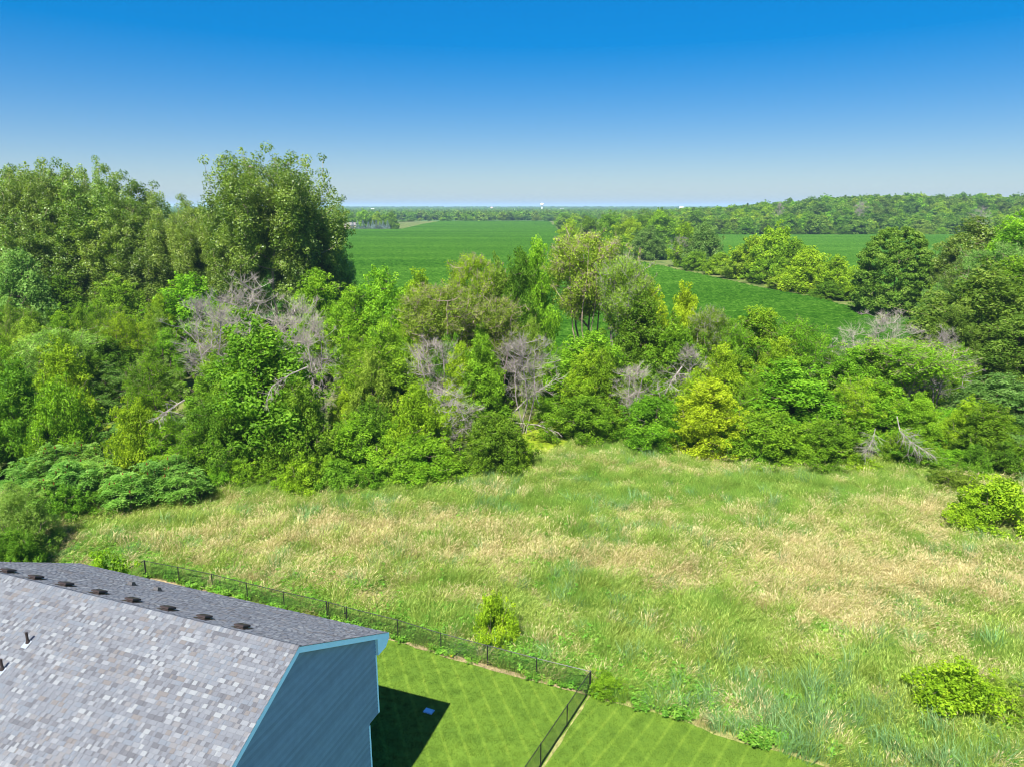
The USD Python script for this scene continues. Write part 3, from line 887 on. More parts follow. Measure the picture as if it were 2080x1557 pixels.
FW = .225
for s in (1, -1):
    hpart(house, 'rake_board', prism_xy([(0.002 * s, RZ - .015), (s * HALF, EZ - .015), (s * HALF, EZ - .015 - FW * .95), (0.002 * s, RZ - .015 - FW)], -.004, .028), TRIM)
NW, NW2, ZST = 4.83, 4.08, 3.80
XW = .12
hpart(house, 'eave_return', prism_xy([(NW - .02, zr(NW) - FW + .005), (HALF - .001, EZ - .02 - FW * .95), (HALF - .30, EZ - .50), (NW - .02, EZ - .50)], -.002, .14), TRIM)
hpart(house, 'soffit', box(LEN - .2, HALF - NW - .3, .02, (LEN / 2 + .05, (NW + HALF - .3) / 2, EZ - .49)), TRIM)
hpart(house, 'eave_board', box(LEN, .03, .20, (LEN / 2, HALF - .030, EZ - .16)), TRIM)
gable = Polygon([(0, RZ - .05), (NW, zr(NW) - .05), (NW, ZST), (NW2, ZST), (NW2, -.3), (-5.0, -.3), (-5.0, zr(5.0) - .05)])
wallp = UsdGeom.Xform.Define(stage, numbered('gable_wall', str(house.GetPath()))).GetPrim()
body = trimesh.creation.extrude_polygon(Polygon([(0, RZ - .14), (NW - .02, zr(NW) - .14), (NW - .02, ZST + .01), (NW2 - .02, ZST + .01), (NW2 - .02, -.3), (-4.98, -.3), (-4.98, zr(5.0) - .14)]), LEN - 2 * XW - .06, engine='earcut')
bv = np.array(body.vertices)
hpart(house, 'walls', (np.column_stack([XW + .03 + bv[:, 2], bv[:, 0], bv[:, 1]]), np.array(body.faces)), SIDING)
BE = .15
z = -.15
while z < RZ - .1:
    pl = gable.intersection(shapely.box(-10, z, 10, z + BE + .012))
    for g in getattr(pl, 'geoms', [pl]):
        if g.is_empty or g.geom_type != 'Polygon' or g.area < .004:
            continue
        v, f = trimesh.creation.triangulate_polygon(g, engine='earcut')
        k = len(v)
        tilt = XW - .018 + .042 * np.clip((v[:, 1] - z) / BE, 0, 1)          # the lower edge stands proud
        front = np.column_stack([tilt, v[:, 0], v[:, 1]]); back = np.column_stack([np.full(k, XW + .028), v[:, 0], v[:, 1]])
        ring = []
        ed = np.sort(np.vstack([f[:, [0, 1]], f[:, [1, 2]], f[:, [2, 0]]]), 1)
        un, ct = np.unique(ed, axis=0, return_counts=True)
        for a, b in un[ct == 1]:
            ring += [[a, b, k + b], [a, k + b, k + a]]
        hpart(wallp, 'siding_board', (np.vstack([front, back]), np.vstack([f, f[:, ::-1] + k, np.array(ring)])), SIDINGS[int(round(z / BE)) * 7 % 11 % 3])
    z += BE
cb = .09
hpart(house, 'corner_trim', join(vf(box(.02, cb, EZ - .5 - ZST, (XW - .012, NW - cb / 2 + .01, (EZ - .5 + ZST) / 2))), vf(box(.10, .02, EZ - .5 - ZST, (XW + .05, NW + .012, (EZ - .5 + ZST) / 2)))), TRIM)
hpart(house, 'corner_trim', join(vf(box(.02, cb, ZST - .05, (XW - .012, NW2 - cb / 2 + .01, ZST / 2 - .03))), vf(box(.10, .02, ZST - .05, (XW + .05, NW2 + .012, ZST / 2 - .03)))), TRIM)

# ------------------------------------------------------------------ the fence
BLACK = plain('black_vinyl_steel', (.012, .012, .013), .4, .2, 9.0, spec=.5)
fence = thing('chain_link_fence', 'black chain link fence along the back lawn, turning at a corner post', 'fence')


def fence_post(p, r=.03, h=FENCE_TOP):
    part(fence, 'post', join(tube([p + [0, 0, -.2], p + [0, 0, h + .02]], [r, r], 8), tube([p + [0, 0, h + .02], p + [0, 0, h + .05]], [r * 1.15, r * .5], 8)), BLACK, 40)


def link_mesh(p, q, h0=.04, h1=FENCE_TOP - .01, sp=.062, r=.0028):
    """Woven wire between two posts: two families of slanting wires."""
    d = q - p; L = np.linalg.norm(d); d = d / L; H = h1 - h0
    A, B = [], []
    for sg in (1, -1):
        for s in np.arange(-H, L, sp):
            a0, a1 = (s, s + H)
            c0, c1 = max(a0, 0), min(a1, L)
            if c1 - c0 < .02:
                continue
            za, zb = (c0 - a0), (c1 - a0)
            if sg < 0:
                za, zb = H - za, H - zb
            A.append(p + d * c0 + [0, 0, h0 + za]); B.append(p + d * c1 + [0, 0, h0 + zb])
    R = np.full(len(A), r)
    return segments(A, B, R, R, 3)


for run, thick in ((FENCE_REAR, {0, 5, 6, 11}), (FENCE_SIDE, {0}), (FENCE_LEFT, {0})):
    for k, p in enumerate(run):
        if k == 0 and run is not FENCE_REAR:
            continue
        fence_post(p, .045 if k in thick else .028)
    for k in range(len(run) - 1):
        p, q = run[k], run[k + 1]
        if run is FENCE_REAR and k == 5:
            continue
        part(fence, 'top_rail', tube([p + [0, 0, FENCE_TOP], q + [0, 0, FENCE_TOP]], [.021, .021], 6), BLACK, 40)
        part(fence, 'wire_mesh', link_mesh(p, q), BLACK)
gate = UsdGeom.Xform.Define(stage, numbered('gate', str(fence.GetPath()))).GetPrim()
ga, gb = FENCE_REAR[5] + (FENCE_REAR[6] - FENCE_REAR[5]) * .09, FENCE_REAR[5] + (FENCE_REAR[6] - FENCE_REAR[5]) * .92
part(gate, 'frame', join(tube([ga + [0, 0, .06], ga + [0, 0, FENCE_TOP]], [.024, .024], 6), tube([gb + [0, 0, .06], gb + [0, 0, FENCE_TOP]], [.024, .024], 6), tube([ga + [0, 0, FENCE_TOP], gb + [0, 0, FENCE_TOP]], [.022, .022], 6), tube([ga + [0, 0, .08], gb + [0, 0, .08]], [.022, .022], 6)), BLACK, 40)
part(gate, 'wire_mesh', link_mesh(ga, gb, .09), BLACK)
part(gate, 'latch', vf(box(.10, .05, .07, tuple(gb + [0, 0, .8]))), BLACK)

# small things on and by the lawn
cov = thing('utility_cover', 'small pale utility box lid lying in the house shadow on the lawn', 'cover', ground_at(871, 1444), -23)
PALE = plain('pale_plastic', (.30, .52, .70), .5, .08, 8.0)
part(cov, 'lid', frustum(.44, .30, .42, .28, .035, .025), PALE)
part(cov, 'rim', frustum(.50, .36, .49, .35, .03, .004), PALE)
ball = thing('lawn_ball', 'small yellow ball on the soil strip at the foot of the fence', 'ball', ground_at(917, 1333) + [0, 0, .09])
_s = trimesh.creation.icosphere(2, .09)
YEL = plain('yellow_rubber', (.70, .45, .02), .5, .06, 20.0)
part(ball, 'shell', _s, YEL, True)
part(ball, 'seam', vf(trimesh.creation.torus(.0895, .004, 24, 6)), BROWN)
stk = thing('survey_stake', 'short white survey stake at the ragged edge of the outer lawn', 'stake', ground_at(1673, 1530))
WHITE = plain('white_paint', (.72, .72, .70), .6, .06, 20.0)
part(stk, 'post', join(frustum(.03, .05, .03, .05, .50, -.1), frustum(.03, .05, .004, .02, .04, .40)), WHITE)
part(stk, 'band', frustum(.034, .054, .034, .054, .05, .30), plain('stake_band_grey', (.3, .3, .32), .6))

# ------------------------------------------------------------------ trees: left, the cottonwoods
GC = 'tall cottonwoods at the left'
for u, vt, d, w, lab, var in (
        (-45, 316, 128, 190, 'cottonwood cut by the left edge of the photo, below the skyline of its row', 0),
        (38, 306, 136, 170, 'leftmost full cottonwood in the tall row, level crown top against the sky', 1),
        (112, 316, 132, 165, 'cottonwood with pale trunk showing low down, third from the left edge', 2),
        (176, 308, 139, 120, 'cottonwood with a narrow plume rising beside a small gap of sky', 0),
        (222, 316, 134, 150, 'cottonwood whose right shoulder slopes down to the dip in the skyline', 1),
        (288, 362, 136, 140, 'shorter cottonwood on the falling right shoulder of the tall row', 2),
        (345, 388, 142, 130, 'low cottonwood in the dip of the skyline, left of the tallest crown', 0),
        (408, 380, 134, 140, 'cottonwood standing just left of the biggest rounded crown', 1)):
    tree_at('cottonwood', L_OLIVE, u, vt, d, w, lab, group=None, name='cottonwood_tree', variant=var)
tree_at('cottonwood', L_OLIVE, 535, 303, 122, 250, 'biggest cottonwood with a broad domed crown alone against the sky', name='cottonwood_tree', variant=3, rot=40)
tree_at('cottonwood', L_OLIVE, 640, 358, 128, 155, 'cottonwood forming the lower right lobe beside the green bean field', name='cottonwood_tree', variant=0, rot=200)
for u, vt, d, w in ((5, 330, 130, 170), (75, 330, 128, 170), (145, 335, 127, 170), (205, 345, 128, 150), (260, 395, 128, 150), (375, 420, 126, 150), (70, 400, 122, 170), (190, 420, 124, 170), (300, 450, 126, 150), (420, 455, 128, 150), (600, 440, 132, 130), (-20, 420, 120, 160), (690, 500, 134, 70), (480, 420, 130, 150)):
    tree_at('cottonwood', L_OLIVE, u, vt, d, w, 'younger cottonwood filling the lower part of the tall left row', group='younger cottonwoods under the tall row', name='cottonwood_tree')

NEAR = [
    # kind, material, u, v of the top, distance, width in pixels, label
    ('broadleaf', L_BLUE, 25, 505, 108, 150, 'grey green tree under the cottonwoods at the left edge'),
    ('broadleaf', L_DEEP, 120, 560, 112, 150, 'dark tree in shade at the foot of the left cottonwoods'),
    ('broadleaf', L_DEEP, 235, 560, 114, 140, 'dark broadleaf tree between cottonwood trunks and the yellowish slim tree'),
    ('thicket', L_BLUE, 70, 640, 100, 150, 'blue green round bush below the cottonwood trunks at left'),
    ('broadleaf', L_DEEP, 10, 620, 98, 140, 'deep green tree at the left edge above the pale ash'),
    ('airy', L_ASH, 118, 664, 84, 190, 'light green ash with an open crown, left side of the thicket'),
    ('airy', L_ASH, 20, 725, 80, 170, 'green open crowned tree at the left edge, in front of the pale ash'),
    ('airy', L_ASH, 210, 735, 80, 150, 'green airy tree right of the pale ash, dark stem showing'),
    ('broadleaf', L_YELLOW, 322, 598, 100, 70, 'slim yellowish tree left of the grey dead crowns'),
    ('broadleaf', L_GREEN, 375, 555, 104, 170, 'green broadleaf tree behind the grey dead crowns, under the cottonwood'),
    ('broadleaf', L_GREEN, 255, 640, 98, 130, 'green tree left of the slim yellowish tree'),
    ('thicket', L_WILLOW, 285, 712, 88, 150, 'pale willowy bush left of the dead trunk'),
    ('willow', L_YELLOW, 292, 790, 78, 100, 'bright lime willow bush in the gap left of the dead trunk'),
    ('bare', None, 415, 598, 76, 150, 'tall dead grey tree with a straight pale trunk, left of the vine clad tree'),
    ('bare', None, 492, 552, 84, 190, 'dead grey crown highest of the bare ones under the big cottonwood'),
    ('bare', None, 590, 606, 78, 150, 'dead grey rounded crown right of the highest bare one'),
    ('bare', None, 640, 640, 73, 120, 'dead grey tree with a curved pale trunk right of the vine clad tree'),
    ('broadleaf', L_DEEP, 520, 640, 63, 250, 'big dense dark green tree at the front, vine clad, below the dead crowns'),
    ('thicket', L_DEEP, 600, 770, 61, 170, 'dark green leafy mass on the right flank of the vine clad tree'),
    ('thicket', L_DEEP, 430, 800, 61, 150, 'dark green leafy mass on the left flank of the vine clad tree'),
    ('broadleaf', L_GREEN, 640, 543, 99, 140, 'green tree right below the lower right lobe of the big cottonwood'),
    ('broadleaf', L_FRESH, 715, 580, 92, 130, 'fresh green tree at the left end of the sunny tree row before the field'),
    ('broadleaf', L_FRESH, 770, 543, 94, 150, 'sunny yellow green tree in front of the field, broad level top'),
    ('broadleaf', L_YELLOW, 850, 545, 92, 130, 'yellow green tree right of the broad level topped one, before the bean field'),
    ('half_bare', L_YELLOW, 955, 512, 92, 120, 'yellow green tree with a peaked thin crown before the field'),
    ('broadleaf', L_SPARSE, 1012, 522, 92, 90, 'dull olive tree left of the dark green peak'),
    ('broadleaf', L_DEEP, 1055, 500, 92, 100, 'dark green tree on the skyline left of the multi stemmed tree'),
    ('broadleaf', L_FRESH, 1092, 481, 94, 95, 'fresh green peaked tree against the bean field, left of the multi stemmed tree'),
    ('half_bare', L_SPARSE, 1195, 466, 92, 190, 'tall multi stemmed tree with bare lower stems and a thin olive top'),
    ('half_bare', L_SPARSE, 1270, 515, 86, 130, 'leaning half dead tree with fine brown twigs, right of the multi stemmed one'),
    ('broadleaf', L_GREEN, 760, 690, 72, 190, 'mid green rounded tree right of the curved dead trunk'),
    ('half_bare', L_SPARSE, 890, 575, 80, 190, 'pale thinly leaved tree with grey limbs in the centre of the thicket'),
    ('bare', None, 880, 690, 74, 160, 'dead grey brushy tree in the centre of the thicket'),
    ('bare', None, 905, 780, 67, 150, 'dead drooping grey tree low in the centre of the thicket'),
    ('half_bare', L_SPARSE, 1010, 600, 82, 130, 'ragged half leaved tree left of the slanting dead stems'),
    ('broadleaf', L_GREEN, 975, 690, 72, 130, 'leafy green tree between the central dead brush and the slanting dead stems'),
    ('bare', None, 1065, 680, 74, 150, 'slanting dead tree with several grey stems above the duckweed pool'),
    ('thicket', L_DEEP, 1005, 835, 63, 150, 'dark rounded bush at the front corner beside the duckweed pool'),
    ('thicket', L_FRESH, 850, 880, 61, 190, 'fresh green bushy mass at the front of the centre thicket'),
    ('thicket', L_GREEN, 735, 830, 63, 170, 'green bushy mass right of the vine clad tree at the front'),
    ('broadleaf', L_YELLOW, 700, 780, 68, 80, 'small yellowish tree beside the curved dead trunk'),
    ('broadleaf', L_GREEN, 1200, 672, 80, 190, 'rounded mid green tree right of the slanting dead stems'),
    ('thicket', L_GREEN, 1190, 800, 72, 170, 'green bush overhanging the right bank of the duckweed pool'),
    ('broadleaf', L_DEEP, 1310, 600, 84, 150, 'dark green glossy tree below the yellow tipped one'),
    ('broadleaf', L_LIME, 1320, 565, 88, 110, 'tree with a bright yellow tip, left one of the pair before the field'),
    ('broadleaf', L_LIME, 1395, 572, 86, 110, 'tree with a bright yellow tip, right one of the pair before the field'),
    ('broadleaf', L_GREEN, 1375, 640, 80, 150, 'green tree under the right yellow tip'),
    ('half_bare', L_SPARSE, 1445, 620, 82, 90, 'thin bare topped tree right of the yellow tipped pair'),
    ('bare', None, 1400, 700, 76, 110, 'grey dead brush between the yellow tipped pair and the bright maple'),
    ('bare', None, 1290, 740, 74, 110, 'grey dead twigs in front of the dark glossy tree'),
    ('broadleaf', L_LIME, 1445, 765, 67, 150, 'bright yellow green maple at the front right of centre'),
    ('thicket', L_GREEN, 1330, 800, 70, 170, 'green bush left of the bright yellow maple at the front'),
    ('broadleaf', L_FRESH, 1545, 622, 84, 170, 'light green tree with a pointed top before the field, right of centre'),
    ('airy', L_FRESH, 1620, 645, 82, 160, 'light green tree with a thin sparse top before the field'),
    ('broadleaf', L_GREEN, 1600, 730, 73, 230, 'big green tree right of the bright yellow maple'),
    ('thicket', L_FRESH, 1560, 830, 66, 200, 'fresh green bushy front right of the bright yellow maple'),
    ('thicket', L_GREEN, 1680, 850, 65, 170, 'green bushy front left of the hanging dead branches'),
    ('bare', None, 1735, 668, 82, 120, 'left one of two pale grey bare trees against the bean field at right'),
    ('bare', None, 1805, 636, 84, 150, 'right one of two pale grey bare trees, fan of fine upright twigs'),
    ('half_bare', L_FRESH, 1860, 690, 77, 220, 'yellow green tree with thin twiggy crown below the two pale bare trees'),
    ('bare', None, 1925, 665, 80, 110, 'dark grey bare twigs leaning on the olive tree at right'),
    ('broadleaf', L_FRESH, 1800, 770, 70, 150, 'fresh green tree above the hanging dead branches'),
    ('thicket', L_DEEP, 1850, 890, 65, 170, 'dark green bush behind the hanging dead branches at right'),
    ('broadleaf', L_MAPLE, 2015, 530, 102, 260, 'large dark olive tree at the right edge, pale leaf undersides'),
    ('broadleaf', L_MAPLE, 2075, 640, 92, 190, 'dark olive tree cut by the right edge below the large one'),
    ('broadleaf', L_MAPLE, 1950, 620, 98, 120, 'dark olive tree on the left flank of the large one at right'),
    ('broadleaf', L_BLUE, 2040, 760, 76, 190, 'grey green tree at the right edge above the shrubs'),
    ('thicket', L_GREEN, 1950, 830, 70, 170, 'green rounded bush right of the hanging dead branches'),
    ('thicket', L_BLUE, 2055, 880, 66, 150, 'grey green bush at the right edge behind the yellow shrub'),
    ('broadleaf', L_OLIVE, 1990, 440, 165, 180, 'green tree behind the dark domed maple, rising to the hill at right'),
    ('airy', L_BLUE, 2060, 430, 170, 170, 'grey green tree at the right edge, highest below the hill'),
    ('airy', L_OLIVE, 1960, 520, 140, 140, 'soft green tree between the dark domed maple and the right edge'),
    ('airy', L_BLUE, 2040, 490, 132, 170, 'feathery grey green tree above the large olive one'),
    ('broadleaf', L_GREEN, 2085, 424, 152, 190, 'green tree cut by the right edge, rising to the top of the hill'),
    ('broadleaf', L_OLIVE, 1955, 470, 158, 140, 'olive green tree right behind the dark domed maple'),
    ('broadleaf', L_GREEN, 2070, 520, 118, 170, 'green tree at the right edge above the large dark olive one'),
    ('willow', L_BLUE, 1915, 570, 140, 90, 'soft grey green bush against the right side of the domed maple'),
]
for kind, mat, u, vt, d, w, lab in NEAR:
    nm = {'broadleaf': 'broadleaf_tree', 'thicket': 'bushy_tree', 'airy': 'ash_tree', 'willow': 'willow_bush', 'half_bare': 'half_bare_tree', 'bare': 'dead_tree'}[kind]
    tree_at(kind, mat, u, vt, d, w, lab, 'bush' if kind in ('thicket', 'willow') else 'tree', name=nm)

# the dense domed maple and the hedgerow between the fields
tree_at('dome', L_MAPLE, 1828, 456, 160, 150, 'dense dark domed maple at the right end of the hedgerow', name='maple_tree')
HEDGE = [
    (1392, 450, 296, 66, L_YELLOW, 'yellow topped hedgerow tree over a tangle of bare grey twigs'),
    (1432, 445, 288, 80, L_BLUE, 'grey green hedgerow tree beside the yellow topped one'),
    (1466, 512, 262, 80, L_YELLOW, 'low yellow green hedgerow tree right of the grey green one'),
    (1528, 476, 246, 90, L_YELLOW, 'broad yellow green hedgerow tree, left of the tallest'),
    (1582, 453, 236, 110, L_YELLOW, 'tallest yellow green tree of the hedgerow'),
    (1612, 486, 222, 105, L_GREEN, 'green hedgerow tree in front of the tallest yellow one'),
    (1650, 500, 208, 120, L_YELLOW, 'rounded yellow green hedgerow tree in its middle'),
    (1702, 516, 198, 90, L_YELLOW, 'yellow green hedgerow tree left of the domed maple'),
    (1742, 537, 188, 70, L_YELLOW, 'smallest yellow green hedgerow tree touching the domed maple'),
    (1560, 520, 232, 90, L_GREEN, 'low green hedgerow tree under the broad yellow one'),
    (1500, 525, 248, 80, L_SPARSE, 'olive hedgerow tree at the foot of the broad yellow one'),
    (1690, 570, 190, 80, L_DEEP, 'dark green bush at the hedgerow foot, left of the domed maple'),
    (1600, 552, 214, 90, L_SPARSE, 'olive bush at the hedgerow foot under its tallest tree'),
    (1770, 590, 172, 60, L_GREEN, 'green bush at the left foot of the domed maple'),
    (1415, 508, 278, 60, L_DEEP, 'dark round bush at the left end of the hedgerow'),
    (1895, 575, 156, 70, L_YELLOW, 'yellow green young tree at the right foot of the domed maple'),
    (1320, 458, 338, 84, L_BLUE, 'lone grey green round tree at the field corner'),
]
for u, vt, d, w, mat, lab in HEDGE:
    tree_at('hedge', mat, u, vt, d, w, lab, name='hedgerow_tree')
tree_at('bare', None, 1388, 480, 292, 55, 'bare grey tangled tree at the left end of the hedgerow', name='dead_tree')
CLUMP = [(1158, 443, 440, 54, L_YELLOW, 'yellow green tree at the left end of the clump by the field corner'),
         (1196, 438, 452, 60, L_DEEP, 'dark tree in the field corner clump, second from its left end'),
         (1240, 430, 455, 80, L_DEEP, 'dark broad tree, tallest of the field corner clump'),
         (1284, 442, 400, 70, L_YELLOW, 'yellow green tree in the middle of the field corner clump'),
         (1262, 478, 372, 70, L_GREEN, 'green tree at the front of the field corner clump'),
         (1215, 465, 410, 60, L_GREEN, 'green bush under the dark trees of the field corner clump'),
         (1345, 425, 470, 80, L_GREEN, 'green tree behind the lone grey green round tree'),
         (1308, 432, 480, 60, L_DEEP, 'dark tree between the field corner clump and the green one behind')]
for u, vt, d, w, mat, lab in CLUMP:
    tree_at('hedge', mat, u, vt, d, w, lab, name='field_corner_tree')

# low growth along the front of the thicket
rp = np.random.default_rng(55)
EDGE_PX = [(-40, 1075), (60, 1060), (150, 1045), (260, 1030), (400, 1004), (520, 1004), (620, 1000), (720, 995), (820, 985), (910, 975), (1000, 968), (1050, 945)]
EDGE_PX2 = [(1150, 893), (1230, 893), (1320, 905), (1400, 922), (1490, 940), (1580, 952), (1680, 955), (1780, 955), (1880, 955), (1980, 965), (2100, 975)]
EDGE_W = [ground_at(*p)[:2] for p in EDGE_PX]; EDGE_W2 = [ground_at(*p)[:2] for p in EDGE_PX2]
for poly in (EDGE_W[2:], EDGE_W2):
    ls = LineString(poly)
    for s in np.arange(0, ls.length, 2.0):
        p = np.array(ls.interpolate(s).coords[0]) + rp.normal(0, .6, 2) + [0, rp.uniform(0, 2.0)]
        g_ = rp.integers(0, 5); m = [L_FRESH, L_GREEN, L_FRESH, L_DEEP, L_YELLOW][g_]; cw = ['fresh green', 'mid green', 'fresh green', 'dark green', 'yellow green'][g_]
        plant('shrub', m, p[0], p[1], rp.uniform(2.6, 4.4), rp.uniform(1.6, 3.6), f'low {cw} shrub in the leafy fringe between meadow and thicket', 'shrub', f'{cw} shrubs in the fringe of the thicket', name='fringe_shrub')
# filling the depth of the thicket
THICK = Polygon([tuple(p) for p in EDGE_W] + [(4, 74), (9, 73)] + [tuple(p) for p in EDGE_W2] + [(70, 96), (40, 94), (0, 97), (-50, 108), (-90, 120), (-75, 60)]).buffer(0)
POOL = ground_at(1105, 885)
cnt = 0
for k in range(400):
    x, y = rp.uniform(-90, 75), rp.uniform(52, 118)
    if not THICK.buffer(-2.5).contains(Point(x, y)) or math.hypot(x - POOL[0], (y - POOL[1]) * .5) < 5.0:
        continue
    uq = float(project(np.array([x, y, 6.0]))[0])
    if ((360 < uq < 690 and 59 < y < 86) or (840 < uq < 1140 and 60 < y < 84)) and rp.uniform() < .7:
        continue
    front = THICK.exterior.distance(Point(x, y))
    h = rp.uniform(5.5, 9.0) + min(front, 12) * .25
    if x > 30: h *= .85
    if 4 < x < 18 and y > 78: h *= .7
    g_ = rp.integers(0, 6); m = [L_GREEN, L_FRESH, L_DEEP, L_GREEN, L_SPARSE, L_YELLOW][g_]; cw = ['mid green', 'fresh green', 'dark green', 'mid green', 'olive', 'yellow green'][g_]
    plant(['broadleaf', 'broadleaf', 'thicket', 'airy'][rp.integers(0, 4)], m, x, y, rp.uniform(4.6, 7.2), h, f'{cw} understorey tree filling the thicket between the meadow and the bean field', 'tree', f'{cw} understorey trees of the thicket', name='understorey_tree')
    cnt += 1
    if cnt >= 125:
        break

# sumac, willow and shrubs with a look of their own
SUM = [(60, 925), (120, 915), (170, 905), (215, 920), (255, 895), (300, 900), (345, 900), (90, 975), (150, 965), (200, 975), (260, 960), (320, 955), (30, 985), (130, 1010), (290, 1000), (355, 1000), (240, 1015), (60, 1025), (180, 1000), (330, 985)]
for u, v in SUM:
    g = ground_at(u, v + 42)
    plant('sumac', L_SUMAC, g[0], g[1] + 2.0, rp.uniform(3.9, 4.8), rp.uniform(3.2, 4.5), 'sumac shrub with red seed heads in the bluish patch at left', 'shrub', 'sumacs in the patch left of the vine clad tree', name='sumac_shrub')
tree_at('willow', L_WILLOW, 18, 985, 46, 150, 'weeping willow shrub at the left edge beside the roof', 'shrub', name='willow_shrub')
tree_at('thicket', L_DEEP, 15, 1070, 43, 110, 'dark leafy shrub at the left edge just above the roof', 'shrub', name='leafy_shrub')
tree_at('shrub', L_YELLOW, 1003, 1204, 35.6, 88, 'small yellow green bush alone in the weeds behind the fence', 'shrub', name='yellow_bush')
tree_at('shrub', L_YELLOW, 1962, 1345, 29.6, 165, 'twiggy yellowish willow bush low at the right in the tall grass', 'shrub', name='willow_bush')
tree_at('shrub', L_SPARSE, 2055, 1395, 29.8, 120, 'low brownish green bush at the right edge below the meadow', 'shrub', name='willow_bush')
tree_at('shrub', L_YELLOW, 2048, 968, 50, 180, 'big yellow green shrub at the right edge of the meadow', 'shrub', name='yellow_shrub')
tree_at('shrub', L_YELLOW, 1975, 1010, 50, 90, 'yellow green shrub in front of the big one at the right edge', 'shrub', name='yellow_shrub')
tree_at('shrub', L_SPARSE, 1945, 955, 58, 110, 'dull green twiggy bush left of the yellow shrubs', 'shrub', name='dull_bush')
tree_at('shrub', L_GREEN, 1236, 1374, 31.4, 80, 'leafy weed clump right beside the fence corner', 'weed', name='weed_clump')
tree_at('shrub', L_FRESH, 200, 1122, 39, 130, 'low green bush just beyond the far edge of the roof', 'shrub', name='leafy_shrub')

# fallen wood
def dead_limb(name, label, pts, r0, seed, n=26, L=1.6, hang=-.2):
    rng = np.random.default_rng(seed)
    p = np.array(pts, float)
    t = thing(name, label, 'branch', p[0])
    q = p - p[0]
    part(t, 'limb', tube(q, np.linspace(r0, r0 * .3, len(q)), 6), BARK_GREY)
    A, B, R0l, R1l = [], [], [], []
    for k in range(n):
        s = rng.uniform(.2, 1) * (len(q) - 1); i = min(int(s), len(q) - 2)
        a = q[i] + (q[i + 1] - q[i]) * (s - i)
        ax = (q[i + 1] - q[i]) / np.linalg.norm(q[i + 1] - q[i])
        d = rng.normal(size=3) + ax * .9 + [0, 0, hang]; d /= np.linalg.norm(d)
        l = L * rng.uniform(.4, 1)
        b = a + d * l
        A.append(a); B.append(b); R0l.append(r0 * .35); R1l.append(r0 * .18)
        for m in range(4):
            d2 = d + rng.normal(0, .5, 3) + [0, 0, hang * .5]; d2 /= np.linalg.norm(d2)
            a2 = a + d * l * rng.uniform(.3, 1)
            A.append(a2); B.append(a2 + d2 * l * rng.uniform(.3, .7)); R0l.append(r0 * .2); R1l.append(r0 * .1)
    part(t, 'twigs', segments(A, B, R0l, R1l, 3), BARK_GREY)
    return t


dead_limb('fallen_branch', 'long grey fallen branch lying over the duckweed pool', [at(1045, 858, 73), at(1090, 862, 71.5), at(1135, 878, 70)], .08, 1, 18, 1.3)
dead_limb('fallen_branch', 'grey dead branch slanting up to the right above the duckweed pool', [at(1025, 855, 73), at(1070, 810, 74), at(1135, 765, 75)], .08, 2, 22, 1.6, .1)
dead_limb('dead_branch', 'drooping grey dead branch on the right flank of the vine clad tree', [at(625, 745, 59.5), at(590, 760, 58.5), at(552, 785, 58), at(540, 815, 57.6)], .06, 3, 30, 1.1, -.5)
dead_limb('dead_branch', 'drooping grey dead branch left of the vine clad tree', [at(375, 812, 60), at(345, 830, 59), at(320, 850, 58.5)], .08, 4, 22, 1.1, -.4)
dead_limb('dead_branch', 'hanging dead branches, left tangle at the front right of the thicket', [at(1778, 870, 63), at(1772, 895, 62), at(1760, 915, 61.5)], .038, 5, 46, 1.4, -.5)
dead_limb('dead_branch', 'hanging dead branch, long forked one at the front right of the thicket', [at(1822, 845, 64), at(1828, 875, 63), at(1850, 897, 62), at(1880, 915, 61.5)], .05, 6, 50, 1.4, -.5)
dead_limb('dead_branch', 'grey dead sprays halfway up left of the bright yellow maple', [at(1385, 745, 72), at(1370, 765, 71), at(1355, 790, 70)], .08, 7, 24, 1.3, -.4)

# duckweed pools
DUCK = M('duckweed', {"g": ("geometry", {}), "n": ("noise_texture", {"scale": 1.2, "detail": 6.0}), "n2": ("noise_texture", {"scale": 40.0, "detail": 2.0}),
                      "r": ("rgb_ramp", {"ramp": [(.3, (.06, .09, .006)), (.5, (.15, .21, .010)), (.7, (.22, .28, .02))]}), "p": ("principled_bsdf", {"roughness": .5, "specular_ior_level": .3}),
                      "b": ("bump", {"strength": .3, "distance": .01})},
         [("g.position", "n.vector"), ("g.position", "n2.vector"), ("n.fac", "r.fac"), ("r.color", "p.base_color"), ("n2.fac", "b.height"), ("b.normal", "p.normal")])


def blob(cx, cy, rx, ry, seed, n=40):
    a = np.linspace(0, 2 * math.pi, n, endpoint=False)
    k = 1 + .5 * (meshkit.fbm(np.stack([np.cos(a) * 1.2, np.sin(a) * 1.2, a * 0 + seed], -1), 3, seed) - .5)
    return Polygon(np.stack([cx + np.cos(a) * rx * k, cy + np.sin(a) * ry * k], -1))


POOL1 = blob(POOL[0], POOL[1] + .3, 3.4, 6.2, 3)
structure('pool', flat(POOL1, .03), DUCK, label='duckweed covered pool in the gap of the thicket', category='water')
_p2 = ground_at(225, 872)
POOL2 = blob(_p2[0], _p2[1], 4.0, 2.2, 5)
structure('pool', flat(POOL2, .03), DUCK, label='duckweed covered pool under the airy trees at left', category='water')

